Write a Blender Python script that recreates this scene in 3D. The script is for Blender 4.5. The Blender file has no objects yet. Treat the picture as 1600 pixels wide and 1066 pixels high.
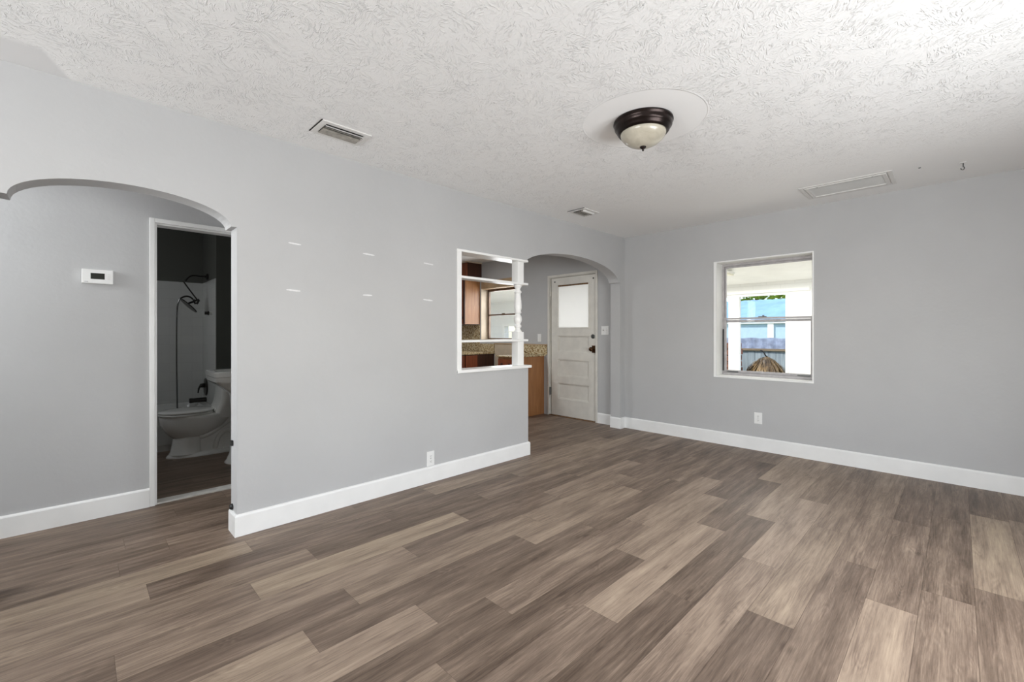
import bpy, bmesh, math, random
from mathutils import Vector, Matrix
from mathutils.geometry import tessellate_polygon
S = bpy.context.scene
COL = S.collection
random.seed(7)
PI = math.pi

# ------------------------------------------------------------ camera
F_PX, YAW, HOR, EYE = 687.92, 0.79231917, 521.31, 1.20985
cd = bpy.data.cameras.new('camera'); cam = bpy.data.objects.new('camera', cd); COL.objects.link(cam)
cd.sensor_fit = 'HORIZONTAL'; cd.sensor_width = 36.0
cd.lens = F_PX / 1600 * 36
cd.shift_y = -(533 - HOR) / 1600
cd.clip_start = 0.02
cam.location = (0, 0, EYE)
cam.rotation_euler = (PI / 2, 0, YAW - PI / 2)
S.camera = cam

# ------------------------------------------------------------ view, sky, lights
S.view_settings.view_transform = 'Standard'
S.view_settings.look = 'None'
S.view_settings.exposure = 0.04
S.view_settings.gamma = 1
S.view_settings.use_curve_mapping = False
S.cycles.use_denoising = True
S.cycles.max_bounces = 10
S.cycles.diffuse_bounces = 6
S.cycles.sample_clamp_indirect = 4
S.cycles.caustics_reflective = False
S.cycles.caustics_refractive = False

W = bpy.data.worlds.new('world'); S.world = W; W.use_nodes = True
wn = W.node_tree; wn.nodes.clear()
sky = wn.nodes.new('ShaderNodeTexSky'); sky.sky_type = 'NISHITA'
sky.sun_elevation = math.radians(50); sky.sun_rotation = math.radians(200); sky.sun_disc = False
bg = wn.nodes.new('ShaderNodeBackground'); bg.inputs[1].default_value = 0.32
wo = wn.nodes.new('ShaderNodeOutputWorld')
wn.links.new(sky.outputs[0], bg.inputs[0]); wn.links.new(bg.outputs[0], wo.inputs[0])

def area(name, loc, rot, sx, sy, power, color=(1, 1, 1), spread=PI):
    l = bpy.data.lights.new(name, 'AREA'); l.shape = 'RECTANGLE'; l.size = sx; l.size_y = sy
    l.energy = power; l.color = color; l.spread = spread
    o = bpy.data.objects.new(name, l); COL.objects.link(o); o.location = loc; o.rotation_euler = rot
    return o
YR = -1.25      # inner face of the right wall (unseen side of the room)
XREAR = -3.0    # inner face of the rear wall
DAY = (0.965, 0.99, 1.01)
area('daylight_right_window', (1.9, YR - 0.13, 1.12), (PI / 2, 0, 0), 1.9, 1.15, 97, DAY)
area('rear_upward_fill', (XREAR - 0.13, 0.9, 1.3), (0, -PI / 2 - .9, 0), 1.2, 2.2, 166, DAY)  # added upward fill that brightens the ceiling, not a seen source
area('kitchen_overhead_fill', (3.2, 4.9, 2.38), (0, 0, 0), .35, .35, 26, DAY)  # added overhead fill for the kitchen
area('bathroom_side_fill', (-.54, 5.2, 1.7), (0, -PI / 2, 0), .5, .6, 5.0, DAY)  # added bathroom fill from the left; no window stands there
area('daylight_hall_end', (-1.87, 3.56, 1.9), (0, -PI / 2, 0), .8, 0.6, 38, DAY)
area('daylight_kitchen_window', (5.26, 5.38, 1.55), (0, PI / 2, 0), 0.8, 0.8, 12, DAY)
area('porch_ceiling_lamp', (6.7, 3.6, 2.0), (0, 0, 0), 2.0, 6.0, 115, (1, 0.995, 0.98))
sl = bpy.data.lights.new('sun', 'SUN'); sl.energy = 4.2; sl.angle = 0.02; sl.color = (1, 0.97, 0.92)
so = bpy.data.objects.new('sun', sl); COL.objects.link(so)
so.rotation_euler = (math.radians(42), 0, math.radians(-125))

# ------------------------------------------------------------ materials
def srgb(r, g, b):
    f = lambda c: (c / 255 / 12.92) if c / 255 <= 0.04045 else ((c / 255 + 0.055) / 1.055) ** 2.4
    return (f(r), f(g), f(b), 1)
def new_mat(name):
    m = bpy.data.materials.new(name); m.use_nodes = True
    nt = m.node_tree; bs = nt.nodes['Principled BSDF']
    return m, nt, bs
def N(nt, t, **kw):
    n = nt.nodes.new(t)
    for k, v in kw.items(): setattr(n, k, v)
    return n
def math_node(nt, op, a, b=None, clamp=False):
    n = N(nt, 'ShaderNodeMath', operation=op); n.use_clamp = clamp
    for i, x in enumerate((a, b)):
        if x is None: continue
        if isinstance(x, (int, float)): n.inputs[i].default_value = x
        else: nt.links.new(x, n.inputs[i])
    return n.outputs[0]
def ramp(nt, fac, stops):
    r = N(nt, 'ShaderNodeValToRGB'); cr = r.color_ramp
    while len(cr.elements) < len(stops): cr.elements.new(0.5)
    for e, (p_, c) in zip(cr.elements, stops): e.position = p_; e.color = c
    nt.links.new(fac, r.inputs[0]); return r.outputs[0]
def coords(nt, scale=(1, 1, 1)):
    tc = N(nt, 'ShaderNodeTexCoord'); mp = N(nt, 'ShaderNodeMapping'); mp.inputs['Scale'].default_value = scale
    nt.links.new(tc.outputs['Object'], mp.inputs['Vector']); return mp.outputs[0]
def noise(nt, vec, scale, detail=3, rough=0.5, dist=0):
    n = N(nt, 'ShaderNodeTexNoise'); nt.links.new(vec, n.inputs['Vector'])
    n.inputs['Scale'].default_value = scale; n.inputs['Detail'].default_value = detail
    n.inputs['Roughness'].default_value = rough; n.inputs['Distortion'].default_value = dist
    return n.outputs['Fac']
def bump(nt, bs, h, strength, dist):
    b = N(nt, 'ShaderNodeBump'); b.inputs['Strength'].default_value = strength; b.inputs['Distance'].default_value = dist
    nt.links.new(h, b.inputs['Height']); nt.links.new(b.outputs[0], bs.inputs['Normal'])
def simple(name, rgb, rough=0.5, metal=0.0, var=0.04, vscale=6, bump_s=0.0, bscale=80, spec=0.5, coat=0):
    m, nt, bs = new_mat(name); c = srgb(*rgb)
    v = coords(nt); f = noise(nt, v, vscale, 4)
    a = tuple(max(0, x * (1 - var * 2)) for x in c[:3]) + (1,); b = tuple(min(1, x * (1 + var * 2)) for x in c[:3]) + (1,)
    nt.links.new(ramp(nt, f, [(0.3, a), (0.7, b)]), bs.inputs['Base Color'])
    bs.inputs['Roughness'].default_value = rough; bs.inputs['Metallic'].default_value = metal
    bs.inputs['Specular IOR Level'].default_value = spec
    bs.inputs['Coat Weight'].default_value = coat
    if bump_s: bump(nt, bs, noise(nt, v, bscale, 3), bump_s, 0.002)
    return m
def glass_mat(name, tint=(1, 1, 1, 1), refl=0.06):
    m, nt, bs = new_mat(name); nt.nodes.remove(bs)
    out = nt.nodes['Material Output']
    t = N(nt, 'ShaderNodeBsdfTransparent'); t.inputs[0].default_value = tint
    g = N(nt, 'ShaderNodeBsdfGlossy'); g.inputs['Roughness'].default_value = 0.03
    fr = N(nt, 'ShaderNodeFresnel'); fr.inputs[0].default_value = 1.15
    mx = N(nt, 'ShaderNodeMixShader')
    nt.links.new(fr.outputs[0], mx.inputs[0]); nt.links.new(t.outputs[0], mx.inputs[1]); nt.links.new(g.outputs[0], mx.inputs[2])
    nt.links.new(mx.outputs[0], out.inputs[0]); return m

def wall_paint(name, rgb):
    m, nt, bs = new_mat(name); c = srgb(*rgb); v = coords(nt)
    f = noise(nt, v, 1.7, 5, 0.6)
    nt.links.new(ramp(nt, f, [(0.3, tuple(x * 0.97 for x in c[:3]) + (1,)), (0.7, tuple(x * 1.03 for x in c[:3]) + (1,))]), bs.inputs['Base Color'])
    bs.inputs['Roughness'].default_value = 0.55; bs.inputs['Specular IOR Level'].default_value = 0.25
    h = math_node(nt, 'ADD', noise(nt, v, 38, 3, 0.55), math_node(nt, 'MULTIPLY', noise(nt, v, 7, 3, 0.5), 1.6))
    bump(nt, bs, h, 0.35, 0.0025)
    return m
M = {}
M['wall'] = wall_paint('light_grey_wall_paint', (183, 183, 183))
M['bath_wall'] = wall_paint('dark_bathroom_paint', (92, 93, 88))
M['trim'] = simple('white_trim_paint', (236, 236, 234), 0.35, var=0.015)
M['white'] = simple('white_gloss_paint', (240, 240, 238), 0.3, var=0.01)
M['plastic'] = simple('white_plastic', (232, 232, 230), 0.35, var=0.01)
M['plastic_grey'] = simple('grey_plastic_slots', (120, 120, 118), 0.5, var=0.02)  # plain grey for slots, screws, one toggle and the maker mark
M['black'] = simple('black_rubber', (20, 20, 20), 0.5, var=0.05)
M['screen'] = simple('dark_display', (38, 40, 34), 0.15, var=0.05)
M['bronze'] = simple('oil_rubbed_bronze', (44, 36, 34), 0.3, 0.85, var=0.15, vscale=14)
M['vent_white'] = simple('white_enamelled_metal', (222, 221, 218), 0.4, var=0.02)
M['vent_grey'] = simple('grey_enamelled_louvre', (150, 146, 138), 0.55, var=0.12, vscale=30)
M['vent_dark'] = simple('dark_duct', (40, 38, 35), 0.8, var=0.2)
M['alu'] = simple('weathered_aluminium', (176, 172, 172), 0.38, 0.25, var=0.06, vscale=20)
M['brown_alu'] = simple('brown_window_metal', (104, 82, 66), 0.45, 0.2, var=0.08)
M['chrome'] = simple('chrome', (150, 150, 150), 0.16, 1.0, var=0.05)
M['dark_metal'] = simple('dark_bronze_plumbing', (62, 60, 58), 0.3, 0.7, var=0.1)
M['porcelain'] = simple('white_porcelain', (232, 232, 228), 0.12, var=0.01, coat=0.4)
M['tub'] = simple('white_tub_enamel', (205, 206, 203), 0.2, var=0.02)
M['door_paint'] = simple('aged_cream_door_paint', (216, 213, 205), 0.45, var=0.03, vscale=9, bump_s=0.15, bscale=40)
M['raw_wood'] = simple('bare_weathered_wood', (112, 84, 58), 0.8, var=0.35, vscale=40)
M['old_brass'] = simple('worn_brass', (86, 60, 38), 0.4, 0.8, var=0.4, vscale=60)
M['steel'] = simple('brushed_steel_lock', (110, 112, 110), 0.35, 0.9, var=0.1)
M['marble'] = simple('pale_stone_threshold', (206, 204, 198), 0.4, var=0.08, vscale=15)
M['spackle'] = simple('white_spackle', (222, 222, 222), 0.8, var=0.02)
M['porch_paint'] = simple('white_porch_paint', (240, 240, 236), 0.6, var=0.02, vscale=3)
M['concrete'] = simple('porch_concrete', (222, 219, 212), 0.8, var=0.08)
M['tan_board'] = simple('tan_wood_board', (176, 150, 118), 0.6, var=0.08)
M['beige'] = simple('beige_wall_panel', (196, 180, 158), 0.5, var=0.05)
M['light_lens'] = simple('lamp_lens', (245, 242, 225), 0.4, var=0.01)
M['pane'] = glass_mat('window_glass')

def block_mat():
    m, nt, bs = new_mat('white_painted_block'); v = coords(nt)
    sp = N(nt, 'ShaderNodeSeparateXYZ'); nt.links.new(v, sp.inputs[0])
    cb = N(nt, 'ShaderNodeCombineXYZ'); nt.links.new(sp.outputs[1], cb.inputs[0]); nt.links.new(sp.outputs[2], cb.inputs[1])
    b = N(nt, 'ShaderNodeTexBrick'); nt.links.new(cb.outputs[0], b.inputs['Vector'])
    b.inputs['Scale'].default_value = 1; b.inputs['Brick Width'].default_value = 0.4; b.inputs['Row Height'].default_value = 0.2
    b.inputs['Mortar Size'].default_value = 0.004; b.inputs['Color1'].default_value = srgb(240, 240, 236); b.inputs['Color2'].default_value = srgb(236, 237, 234)
    b.inputs['Mortar'].default_value = srgb(228, 228, 225)
    nt.links.new(b.outputs['Color'], bs.inputs['Base Color']); bs.inputs['Roughness'].default_value = 0.6
    return m
M['block'] = block_mat()

def frosted():
    m, nt, bs = new_mat('frosted_door_glass'); v = coords(nt)
    bs.inputs['Base Color'].default_value = srgb(246, 247, 247)
    bs.inputs['Roughness'].default_value = 0.4
    tr = N(nt, 'ShaderNodeBsdfTranslucent'); tr.inputs[0].default_value = srgb(250, 250, 250)
    mx = N(nt, 'ShaderNodeMixShader'); mx.inputs[0].default_value = 0.5
    out = nt.nodes['Material Output']
    nt.links.new(bs.outputs[0], mx.inputs[1]); nt.links.new(tr.outputs[0], mx.inputs[2]); nt.links.new(mx.outputs[0], out.inputs[0])
    bump(nt, bs, noise(nt, v, 50, 2), 0.1, 0.001)
    return m
M['frosted'] = frosted()

def lamp_glass():
    m, nt, bs = new_mat('alabaster_lamp_glass'); v = coords(nt)
    f = noise(nt, v, 9, 4, 0.6, 1.2)
    nt.links.new(ramp(nt, f, [(0.3, srgb(168, 161, 145)), (0.7, srgb(192, 186, 170))]), bs.inputs['Base Color'])
    bs.inputs['Roughness'].default_value = 0.28; bs.inputs['Coat Weight'].default_value = 0.3
    return m
M['lamp_glass'] = lamp_glass()

def wood(name, c1, c2, axis='z', scale=1.0, rough=0.4):
    m, nt, bs = new_mat(name)
    sc = {'z': (22, 22, 1.6), 'x': (1.6, 22, 22), 'y': (22, 1.6, 22)}[axis]
    v = coords(nt, tuple(s * scale for s in sc))
    f = noise(nt, v, 1.6, 6, 0.62, 0.8)
    nt.links.new(ramp(nt, f, [(0.28, srgb(*c1)), (0.72, srgb(*c2))]), bs.inputs['Base Color'])
    bs.inputs['Roughness'].default_value = rough
    bump(nt, bs, f, 0.15, 0.001)
    return m
M['cab'] = wood('oak_cabinet_panel', (128, 84, 50), (166, 118, 76))
M['cab_red'] = wood('red_brown_cabinet_wood', (86, 40, 20), (138, 72, 40))
M['cab_dark'] = wood('dark_brown_cabinet_wood', (44, 22, 12), (74, 40, 24))
M['cab_base'] = wood('base_cabinet_veneer', (140, 92, 54), (172, 122, 78), scale=0.7)
M['fence'] = wood('grey_blue_fence_board', (120, 132, 138), (166, 176, 178), scale=0.4, rough=0.8)
M['rail'] = wood('brown_fence_rail', (116, 100, 78), (150, 134, 110), axis='y', rough=0.8)

def granite():
    m, nt, bs = new_mat('speckled_brown_granite'); v = coords(nt)
    vo = N(nt, 'ShaderNodeTexVoronoi'); nt.links.new(v, vo.inputs['Vector']); vo.inputs['Scale'].default_value = 55
    f = math_node(nt, 'ADD', math_node(nt, 'MULTIPLY', noise(nt, v, 30, 5, 0.7), 0.8), math_node(nt, 'MULTIPLY', vo.outputs['Distance'], 0.6))
    nt.links.new(ramp(nt, f, [(0.42, srgb(46, 34, 22)), (0.55, srgb(122, 94, 58)), (0.66, srgb(170, 146, 104)), (0.8, srgb(204, 190, 158))]), bs.inputs['Base Color'])
    bs.inputs['Roughness'].default_value = 0.15
    return m
M['granite'] = granite()

def tile():
    m, nt, bs = new_mat('white_bathroom_tile'); v = coords(nt)
    sp = N(nt, 'ShaderNodeSeparateXYZ'); nt.links.new(v, sp.inputs[0])
    ad = math_node(nt, 'ADD', sp.outputs[0], sp.outputs[1])
    cb = N(nt, 'ShaderNodeCombineXYZ'); nt.links.new(ad, cb.inputs[0]); nt.links.new(sp.outputs[2], cb.inputs[1])
    b = N(nt, 'ShaderNodeTexBrick'); nt.links.new(cb.outputs[0], b.inputs['Vector']); b.offset = 0
    b.inputs['Scale'].default_value = 1; b.inputs['Brick Width'].default_value = 0.108; b.inputs['Row Height'].default_value = 0.108
    b.inputs['Mortar Size'].default_value = 0.0016; b.inputs['Color1'].default_value = srgb(204, 205, 202); b.inputs['Color2'].default_value = srgb(200, 201, 199)
    b.inputs['Mortar'].default_value = srgb(193, 193, 190)
    nt.links.new(b.outputs['Color'], bs.inputs['Base Color']); bs.inputs['Roughness'].default_value = 0.22
    return m
M['tile'] = tile()

def ceiling_mat():
    m, nt, bs = new_mat('stomped_texture_ceiling'); v = coords(nt)
    bs.inputs['Base Color'].default_value = srgb(240, 240, 238); bs.inputs['Roughness'].default_value = 0.6
    bs.inputs['Specular IOR Level'].default_value = 0.3
    wv = N(nt, 'ShaderNodeTexNoise'); nt.links.new(v, wv.inputs['Vector']); wv.inputs['Scale'].default_value = 7; wv.inputs['Detail'].default_value = 2
    vm = N(nt, 'ShaderNodeVectorMath', operation='MULTIPLY_ADD'); nt.links.new(wv.outputs['Color'], vm.inputs[0])
    vm.inputs[1].default_value = (0.07, 0.07, 0); nt.links.new(v, vm.inputs[2])
    def strokes(cell, sx, sy, lo, hi, seed):
        vo = N(nt, 'ShaderNodeTexVoronoi'); vo.inputs['Scale'].default_value = cell
        mp = N(nt, 'ShaderNodeMapping'); mp.inputs['Location'].default_value = (seed, seed * 1.7, 0)
        nt.links.new(vm.outputs[0], mp.inputs['Vector']); nt.links.new(mp.outputs[0], vo.inputs['Vector'])
        sc = N(nt, 'ShaderNodeSeparateColor'); nt.links.new(vo.outputs['Color'], sc.inputs[0])
        ang = math_node(nt, 'ADD', math_node(nt, 'MULTIPLY', sc.outputs[0], 2.6), -0.4)
        vr = N(nt, 'ShaderNodeVectorRotate', rotation_type='Z_AXIS'); nt.links.new(mp.outputs[0], vr.inputs['Vector']); nt.links.new(ang, vr.inputs['Angle'])
        m2 = N(nt, 'ShaderNodeMapping'); m2.inputs['Scale'].default_value = (sx, sy, 1); nt.links.new(vr.outputs[0], m2.inputs['Vector'])
        n = noise(nt, m2.outputs[0], 1.0, 3, 0.55, 0.5)
        mr = N(nt, 'ShaderNodeMapRange'); mr.interpolation_type = 'SMOOTHSTEP'; nt.links.new(n, mr.inputs[0])
        mr.inputs[1].default_value = lo; mr.inputs[2].default_value = hi
        amp = math_node(nt, 'ADD', math_node(nt, 'MULTIPLY', sc.outputs[1], 0.9), 0.1)
        return math_node(nt, 'MULTIPLY', mr.outputs[0], amp)
    h = math_node(nt, 'ADD', strokes(11, 105, 24, 0.52, 0.66, 0), strokes(17, 130, 34, 0.52, 0.66, 3.3))
    h = math_node(nt, 'ADD', h, math_node(nt, 'MULTIPLY', noise(nt, v, 60, 3), 0.28))
    sp = N(nt, 'ShaderNodeSeparateXYZ'); nt.links.new(v, sp.inputs[0])
    X, Y = sp.outputs[0], sp.outputs[1]
    def mask(val, lo, hi):
        mr = N(nt, 'ShaderNodeMapRange'); mr.interpolation_type = 'SMOOTHSTEP'; nt.links.new(val, mr.inputs[0])
        mr.inputs[1].default_value = lo; mr.inputs[2].default_value = hi; return mr.outputs[0]
    dx = math_node(nt, 'SUBTRACT', X, 2.335); dy = math_node(nt, 'SUBTRACT', Y, 1.285)
    r = math_node(nt, 'SQRT', math_node(nt, 'ADD', math_node(nt, 'MULTIPLY', dx, dx), math_node(nt, 'MULTIPLY', dy, dy)))
    disc = mask(r, 0.338, 0.352)
    fade = math_node(nt, 'SUBTRACT', 1, math_node(nt, 'MULTIPLY', mask(X, 3.0, 4.5), 0.9))
    # hand-smoothed patch beside the partition at the hall end
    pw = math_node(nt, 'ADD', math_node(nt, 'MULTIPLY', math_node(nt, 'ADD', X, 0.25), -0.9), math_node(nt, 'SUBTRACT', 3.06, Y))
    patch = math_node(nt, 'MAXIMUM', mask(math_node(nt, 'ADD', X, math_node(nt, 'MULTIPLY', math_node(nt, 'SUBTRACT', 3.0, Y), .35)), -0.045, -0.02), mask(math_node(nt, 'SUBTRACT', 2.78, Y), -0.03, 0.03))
    k = math_node(nt, 'MULTIPLY', math_node(nt, 'MULTIPLY', disc, fade), patch)
    lip = math_node(nt, 'MULTIPLY', math_node(nt, 'SUBTRACT', 1, mask(math_node(nt, 'ABSOLUTE', math_node(nt, 'SUBTRACT', r, 0.345)), 0.0, 0.006)), 0.5)
    h = math_node(nt, 'ADD', math_node(nt, 'MULTIPLY', h, k), lip)
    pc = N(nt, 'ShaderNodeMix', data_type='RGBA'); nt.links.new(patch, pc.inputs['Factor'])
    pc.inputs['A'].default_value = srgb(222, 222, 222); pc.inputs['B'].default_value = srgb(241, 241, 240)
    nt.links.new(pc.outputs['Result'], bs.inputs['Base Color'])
    bump(nt, bs, h, 1.0, 0.0024)
    return m
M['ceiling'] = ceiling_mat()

def floor_mat():
    m, nt, bs = new_mat('vinyl_plank_floor')
    at = N(nt, 'ShaderNodeAttribute'); at.attribute_name = 'tone'
    sc = N(nt, 'ShaderNodeSeparateColor'); nt.links.new(at.outputs['Color'], sc.inputs[0])
    tone, rnd, warm = sc.outputs[0], sc.outputs[1], sc.outputs[2]
    tc = N(nt, 'ShaderNodeTexCoord')
    off = N(nt, 'ShaderNodeCombineXYZ'); nt.links.new(math_node(nt, 'MULTIPLY', rnd, 37.0), off.inputs[0]); nt.links.new(math_node(nt, 'MULTIPLY', rnd, 91.0), off.inputs[1])
    va = N(nt, 'ShaderNodeVectorMath', operation='ADD'); nt.links.new(tc.outputs['Object'], va.inputs[0]); nt.links.new(off.outputs[0], va.inputs[1])
    def mapped(s):
        mp = N(nt, 'ShaderNodeMapping'); mp.inputs['Scale'].default_value = s; nt.links.new(va.outputs[0], mp.inputs['Vector']); return mp.outputs[0]
    broad = noise(nt, mapped((1.1, 8.5, 1)), 1.5, 4, 0.55, 0.25)
    fine = noise(nt, mapped((3.2, 150, 1)), 1.5, 6, 0.78, 0.25)
    mid = noise(nt, mapped((2.4, 30, 1)), 1.3, 6, 0.7, 0.35)
    thin = noise(nt, mapped((3.6, 75, 1)), 1.3, 6, 0.75, 0.5)
    # cathedral grain: rings of a distorted stretched field
    rf = noise(nt, mapped((1.0, 5.5, 1)), 1.6, 2, 0.4, 0.3)
    rings = math_node(nt, 'SINE', math_node(nt, 'MULTIPLY', rf, 150))
    rmask = math_node(nt, 'MULTIPLY', rings, math_node(nt, 'MULTIPLY', math_node(nt, 'SUBTRACT', noise(nt, mapped((2.2, 6, 1)), 2.2, 2), 0.48), 2.2, True))
    # small knots
    vo = N(nt, 'ShaderNodeTexVoronoi'); vo.inputs['Scale'].default_value = 1.0; nt.links.new(mapped((2.6, 7.5, 1)), vo.inputs['Vector'])
    kn = N(nt, 'ShaderNodeMapRange'); kn.interpolation_type = 'SMOOTHSTEP'; nt.links.new(vo.outputs['Distance'], kn.inputs[0]); kn.inputs[1].default_value = 0.0; kn.inputs[2].default_value = 0.13
    kn.inputs[3].default_value = 1; kn.inputs[4].default_value = 0
    f = math_node(nt, 'ADD', math_node(nt, 'MULTIPLY', tone, 0.56), math_node(nt, 'MULTIPLY', math_node(nt, 'SUBTRACT', broad, 0.5), 0.85))
    f = math_node(nt, 'ADD', f, math_node(nt, 'MULTIPLY', math_node(nt, 'SUBTRACT', fine, 0.5), 0.8))
    f = math_node(nt, 'ADD', f, math_node(nt, 'MULTIPLY', math_node(nt, 'SUBTRACT', mid, 0.5), 0.62))
    f = math_node(nt, 'ADD', f, math_node(nt, 'MULTIPLY', math_node(nt, 'SUBTRACT', thin, 0.5), 0.55))
    f = math_node(nt, 'ADD', f, math_node(nt, 'MULTIPLY', rmask, 0.13))
    f = math_node(nt, 'ADD', f, 0.08)
    f = math_node(nt, 'SUBTRACT', f, math_node(nt, 'MULTIPLY', kn.outputs[0], 0.22))
    c1 = ramp(nt, f, [(0.0, srgb(80, 65, 54)), (0.3, srgb(118, 101, 88)), (0.6, srgb(157, 138, 121)), (1.0, srgb(188, 168, 147))])
    c2 = ramp(nt, f, [(0.0, srgb(80, 66, 52)), (0.3, srgb(122, 105, 90)), (0.6, srgb(160, 142, 122)), (1.0, srgb(194, 176, 150))])
    mx = N(nt, 'ShaderNodeMix', data_type='RGBA'); nt.links.new(warm, mx.inputs['Factor']); nt.links.new(c1, mx.inputs['A']); nt.links.new(c2, mx.inputs['B'])
    nt.links.new(mx.outputs['Result'], bs.inputs['Base Color'])
    bs.inputs['Roughness'].default_value = 0.42; bs.inputs['Specular IOR Level'].default_value = 0.4
    rr = math_node(nt, 'ADD', math_node(nt, 'MULTIPLY', fine, 0.25), 0.36); nt.links.new(rr, bs.inputs['Roughness'])
    bump(nt, bs, math_node(nt, 'ADD', fine, math_node(nt, 'MULTIPLY', rings, 0.06)), 0.25, 0.0012)
    return m
M['floor'] = floor_mat()
M['seam'] = simple('dark_floor_seam', (92, 78, 70), 0.9)

def leaf_mat(name, c1, c2):
    m, nt, bs = new_mat(name); v = coords(nt)
    nt.links.new(ramp(nt, noise(nt, v, 4, 4, 0.7), [(0.35, srgb(*c1)), (0.65, srgb(*c2))]), bs.inputs['Base Color'])
    bs.inputs['Roughness'].default_value = 0.5; return m
M['leaf'] = leaf_mat('tree_leaves', (70, 104, 34), (176, 206, 62))
M['palm_dry'] = leaf_mat('dry_palm_fronds', (70, 54, 30), (138, 112, 70))
M['bluewall'] = simple('pale_blue_siding', (176, 200, 212), 0.7, var=0.03)
M['blueroof'] = simple('pale_blue_metal_roof', (136, 172, 198), 0.6, var=0.06, vscale=2)
M['lattice'] = simple('translucent_lilac_sheet', (146, 156, 176), 0.6, var=0.15, vscale=8)
M['brickred'] = simple('stacked_red_brown_wood', (128, 84, 64), 0.8, var=0.35, vscale=12)
M['ground'] = simple('sandy_grass_ground', (150, 150, 108), 0.9, var=0.15)

# ------------------------------------------------------------ mesh helpers
def link(name, me, mat, parent=None, smooth=False):
    o = bpy.data.objects.new(name, me); COL.objects.link(o)
    if mat is not None and not me.materials: me.materials.append(mat)
    if parent is not None: o.parent = parent
    if smooth:
        for p_ in me.polygons: p_.use_smooth = True
    return o
class MB:
    def __init__(self): self.bm = bmesh.new()
    def box(self, x0, x1, y0, y1, z0, z1, bev=0.0, rot=None, piv=None):
        vs = [self.bm.verts.new((x, y, z)) for x in (x0, x1) for y in (y0, y1) for z in (z0, z1)]
        idx = [(0, 1, 3, 2), (4, 6, 7, 5), (0, 4, 5, 1), (2, 3, 7, 6), (0, 2, 6, 4), (1, 5, 7, 3)]
        fs = [self.bm.faces.new([vs[i] for i in f]) for f in idx]
        if bev:
            es = list({e for f in fs for e in f.edges})
            r = bmesh.ops.bevel(self.bm, geom=es, offset=bev, segments=2, affect='EDGES', profile=0.6)
            vs = list({v for f in r['faces'] for v in f.verts} | {v for v in vs if v.is_valid})
        if rot is not None:
            R = Matrix.Rotation(rot[0], 4, rot[1]); c = Vector(piv)
            for v in vs: v.co = R @ (v.co - c) + c
        return self
    def lathe(self, prof, c, axis='z', seg=32):
        rings = []
        for r, h in prof:
            ring = []
            if r < 1e-5:
                ring = [self.bm.verts.new(self._ax(c, 0, 0, h, axis))]
            else:
                for i in range(seg):
                    a = 2 * PI * i / seg; ring.append(self.bm.verts.new(self._ax(c, r * math.cos(a), r * math.sin(a), h, axis)))
            rings.append(ring)
        for A, B in zip(rings, rings[1:]):
            for i in range(seg):
                j = (i + 1) % seg
                if len(A) == 1 and len(B) == 1: continue
                if len(A) == 1: self.bm.faces.new((A[0], B[i], B[j]))
                elif len(B) == 1: self.bm.faces.new((A[i], B[0], A[j]))
                else: self.bm.faces.new((A[i], B[i], B[j], A[j]))
        for R_ in (rings[0], rings[-1]):
            if len(R_) > 1:
                try: self.bm.faces.new(R_)
                except ValueError: pass
        return self
    def _ax(self, c, a, b, h, axis):
        if axis == 'z': return (c[0] + a, c[1] + b, c[2] + h)
        if axis == 'x': return (c[0] + h, c[1] + a, c[2] + b)
        return (c[0] + a, c[1] + h, c[2] + b)
    def loft(self, sections, cap=True):
        rings = [[self.bm.verts.new(p_) for p_ in s] for s in sections]
        n = len(rings[0])
        for A, B in zip(rings, rings[1:]):
            for i in range(n):
                j = (i + 1) % n; self.bm.faces.new((A[i], A[j], B[j], B[i]))
        if cap: self.bm.faces.new(rings[0]); self.bm.faces.new(rings[-1])
        return self
    def tube(self, pts, r, seg=10, closed=False):
        pts = [Vector(p_) for p_ in pts]; rings = []
        up = Vector((0.13, 0.2, 1)).normalized()
        for i, p_ in enumerate(pts):
            d = (pts[min(i + 1, len(pts) - 1)] - pts[max(i - 1, 0)]).normalized()
            u = d.cross(up)
            if u.length < 0.05: u = d.cross(Vector((1, 0, 0)))
            u.normalize(); w = d.cross(u).normalized()
            rr = r[i] if isinstance(r, (list, tuple)) else r
            rings.append([p_ + u * rr * math.cos(2 * PI * k / seg) + w * rr * math.sin(2 * PI * k / seg) for k in range(seg)])
        return self.loft(rings)
    def poly(self, pts, vec):
        """extrude a simple polygon (3-D points) along vec"""
        a = [self.bm.verts.new(p_) for p_ in pts]; b = [self.bm.verts.new(Vector(p_) + Vector(vec)) for p_ in pts]
        n = len(pts)
        for i in range(n):
            j = (i + 1) % n; self.bm.faces.new((a[i], b[i], b[j], a[j]))
        if n <= 4:
            self.bm.faces.new(a); self.bm.faces.new(list(reversed(b)))
        else:
            for t3 in tessellate_polygon([[Vector(p_) for p_ in pts]]):
                self.bm.faces.new([a[k] for k in t3]); self.bm.faces.new([b[k] for k in reversed(t3)])
        return self
    def build(self, name, mat, parent=None, smooth=False, angle=None):
        bmesh.ops.recalc_face_normals(self.bm, faces=self.bm.faces)
        if smooth and angle is not None:
            for e in self.bm.edges:
                if len(e.link_faces) == 2 and e.calc_face_angle(0) > angle: e.smooth = False
        me = bpy.data.meshes.new(name); self.bm.to_mesh(me); self.bm.free()
        return link(name, me, mat, parent, smooth)
def smoothcurve(pts, n=6):
    """Catmull-Rom through pts"""
    P = [Vector(p_) for p_ in pts]; P = [P[0] * 2 - P[1]] + P + [P[-1] * 2 - P[-2]]; out = []
    for i in range(1, len(P) - 2):
        for k in range(n):
            t = k / n; a, b, c, d = P[i - 1:i + 3]
            out.append(0.5 * ((2 * b) + (c - a) * t + (2 * a - 5 * b + 4 * c - d) * t * t + (3 * b - a - 3 * c + d) * t ** 3))
    out.append(P[-2]); return out

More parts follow.
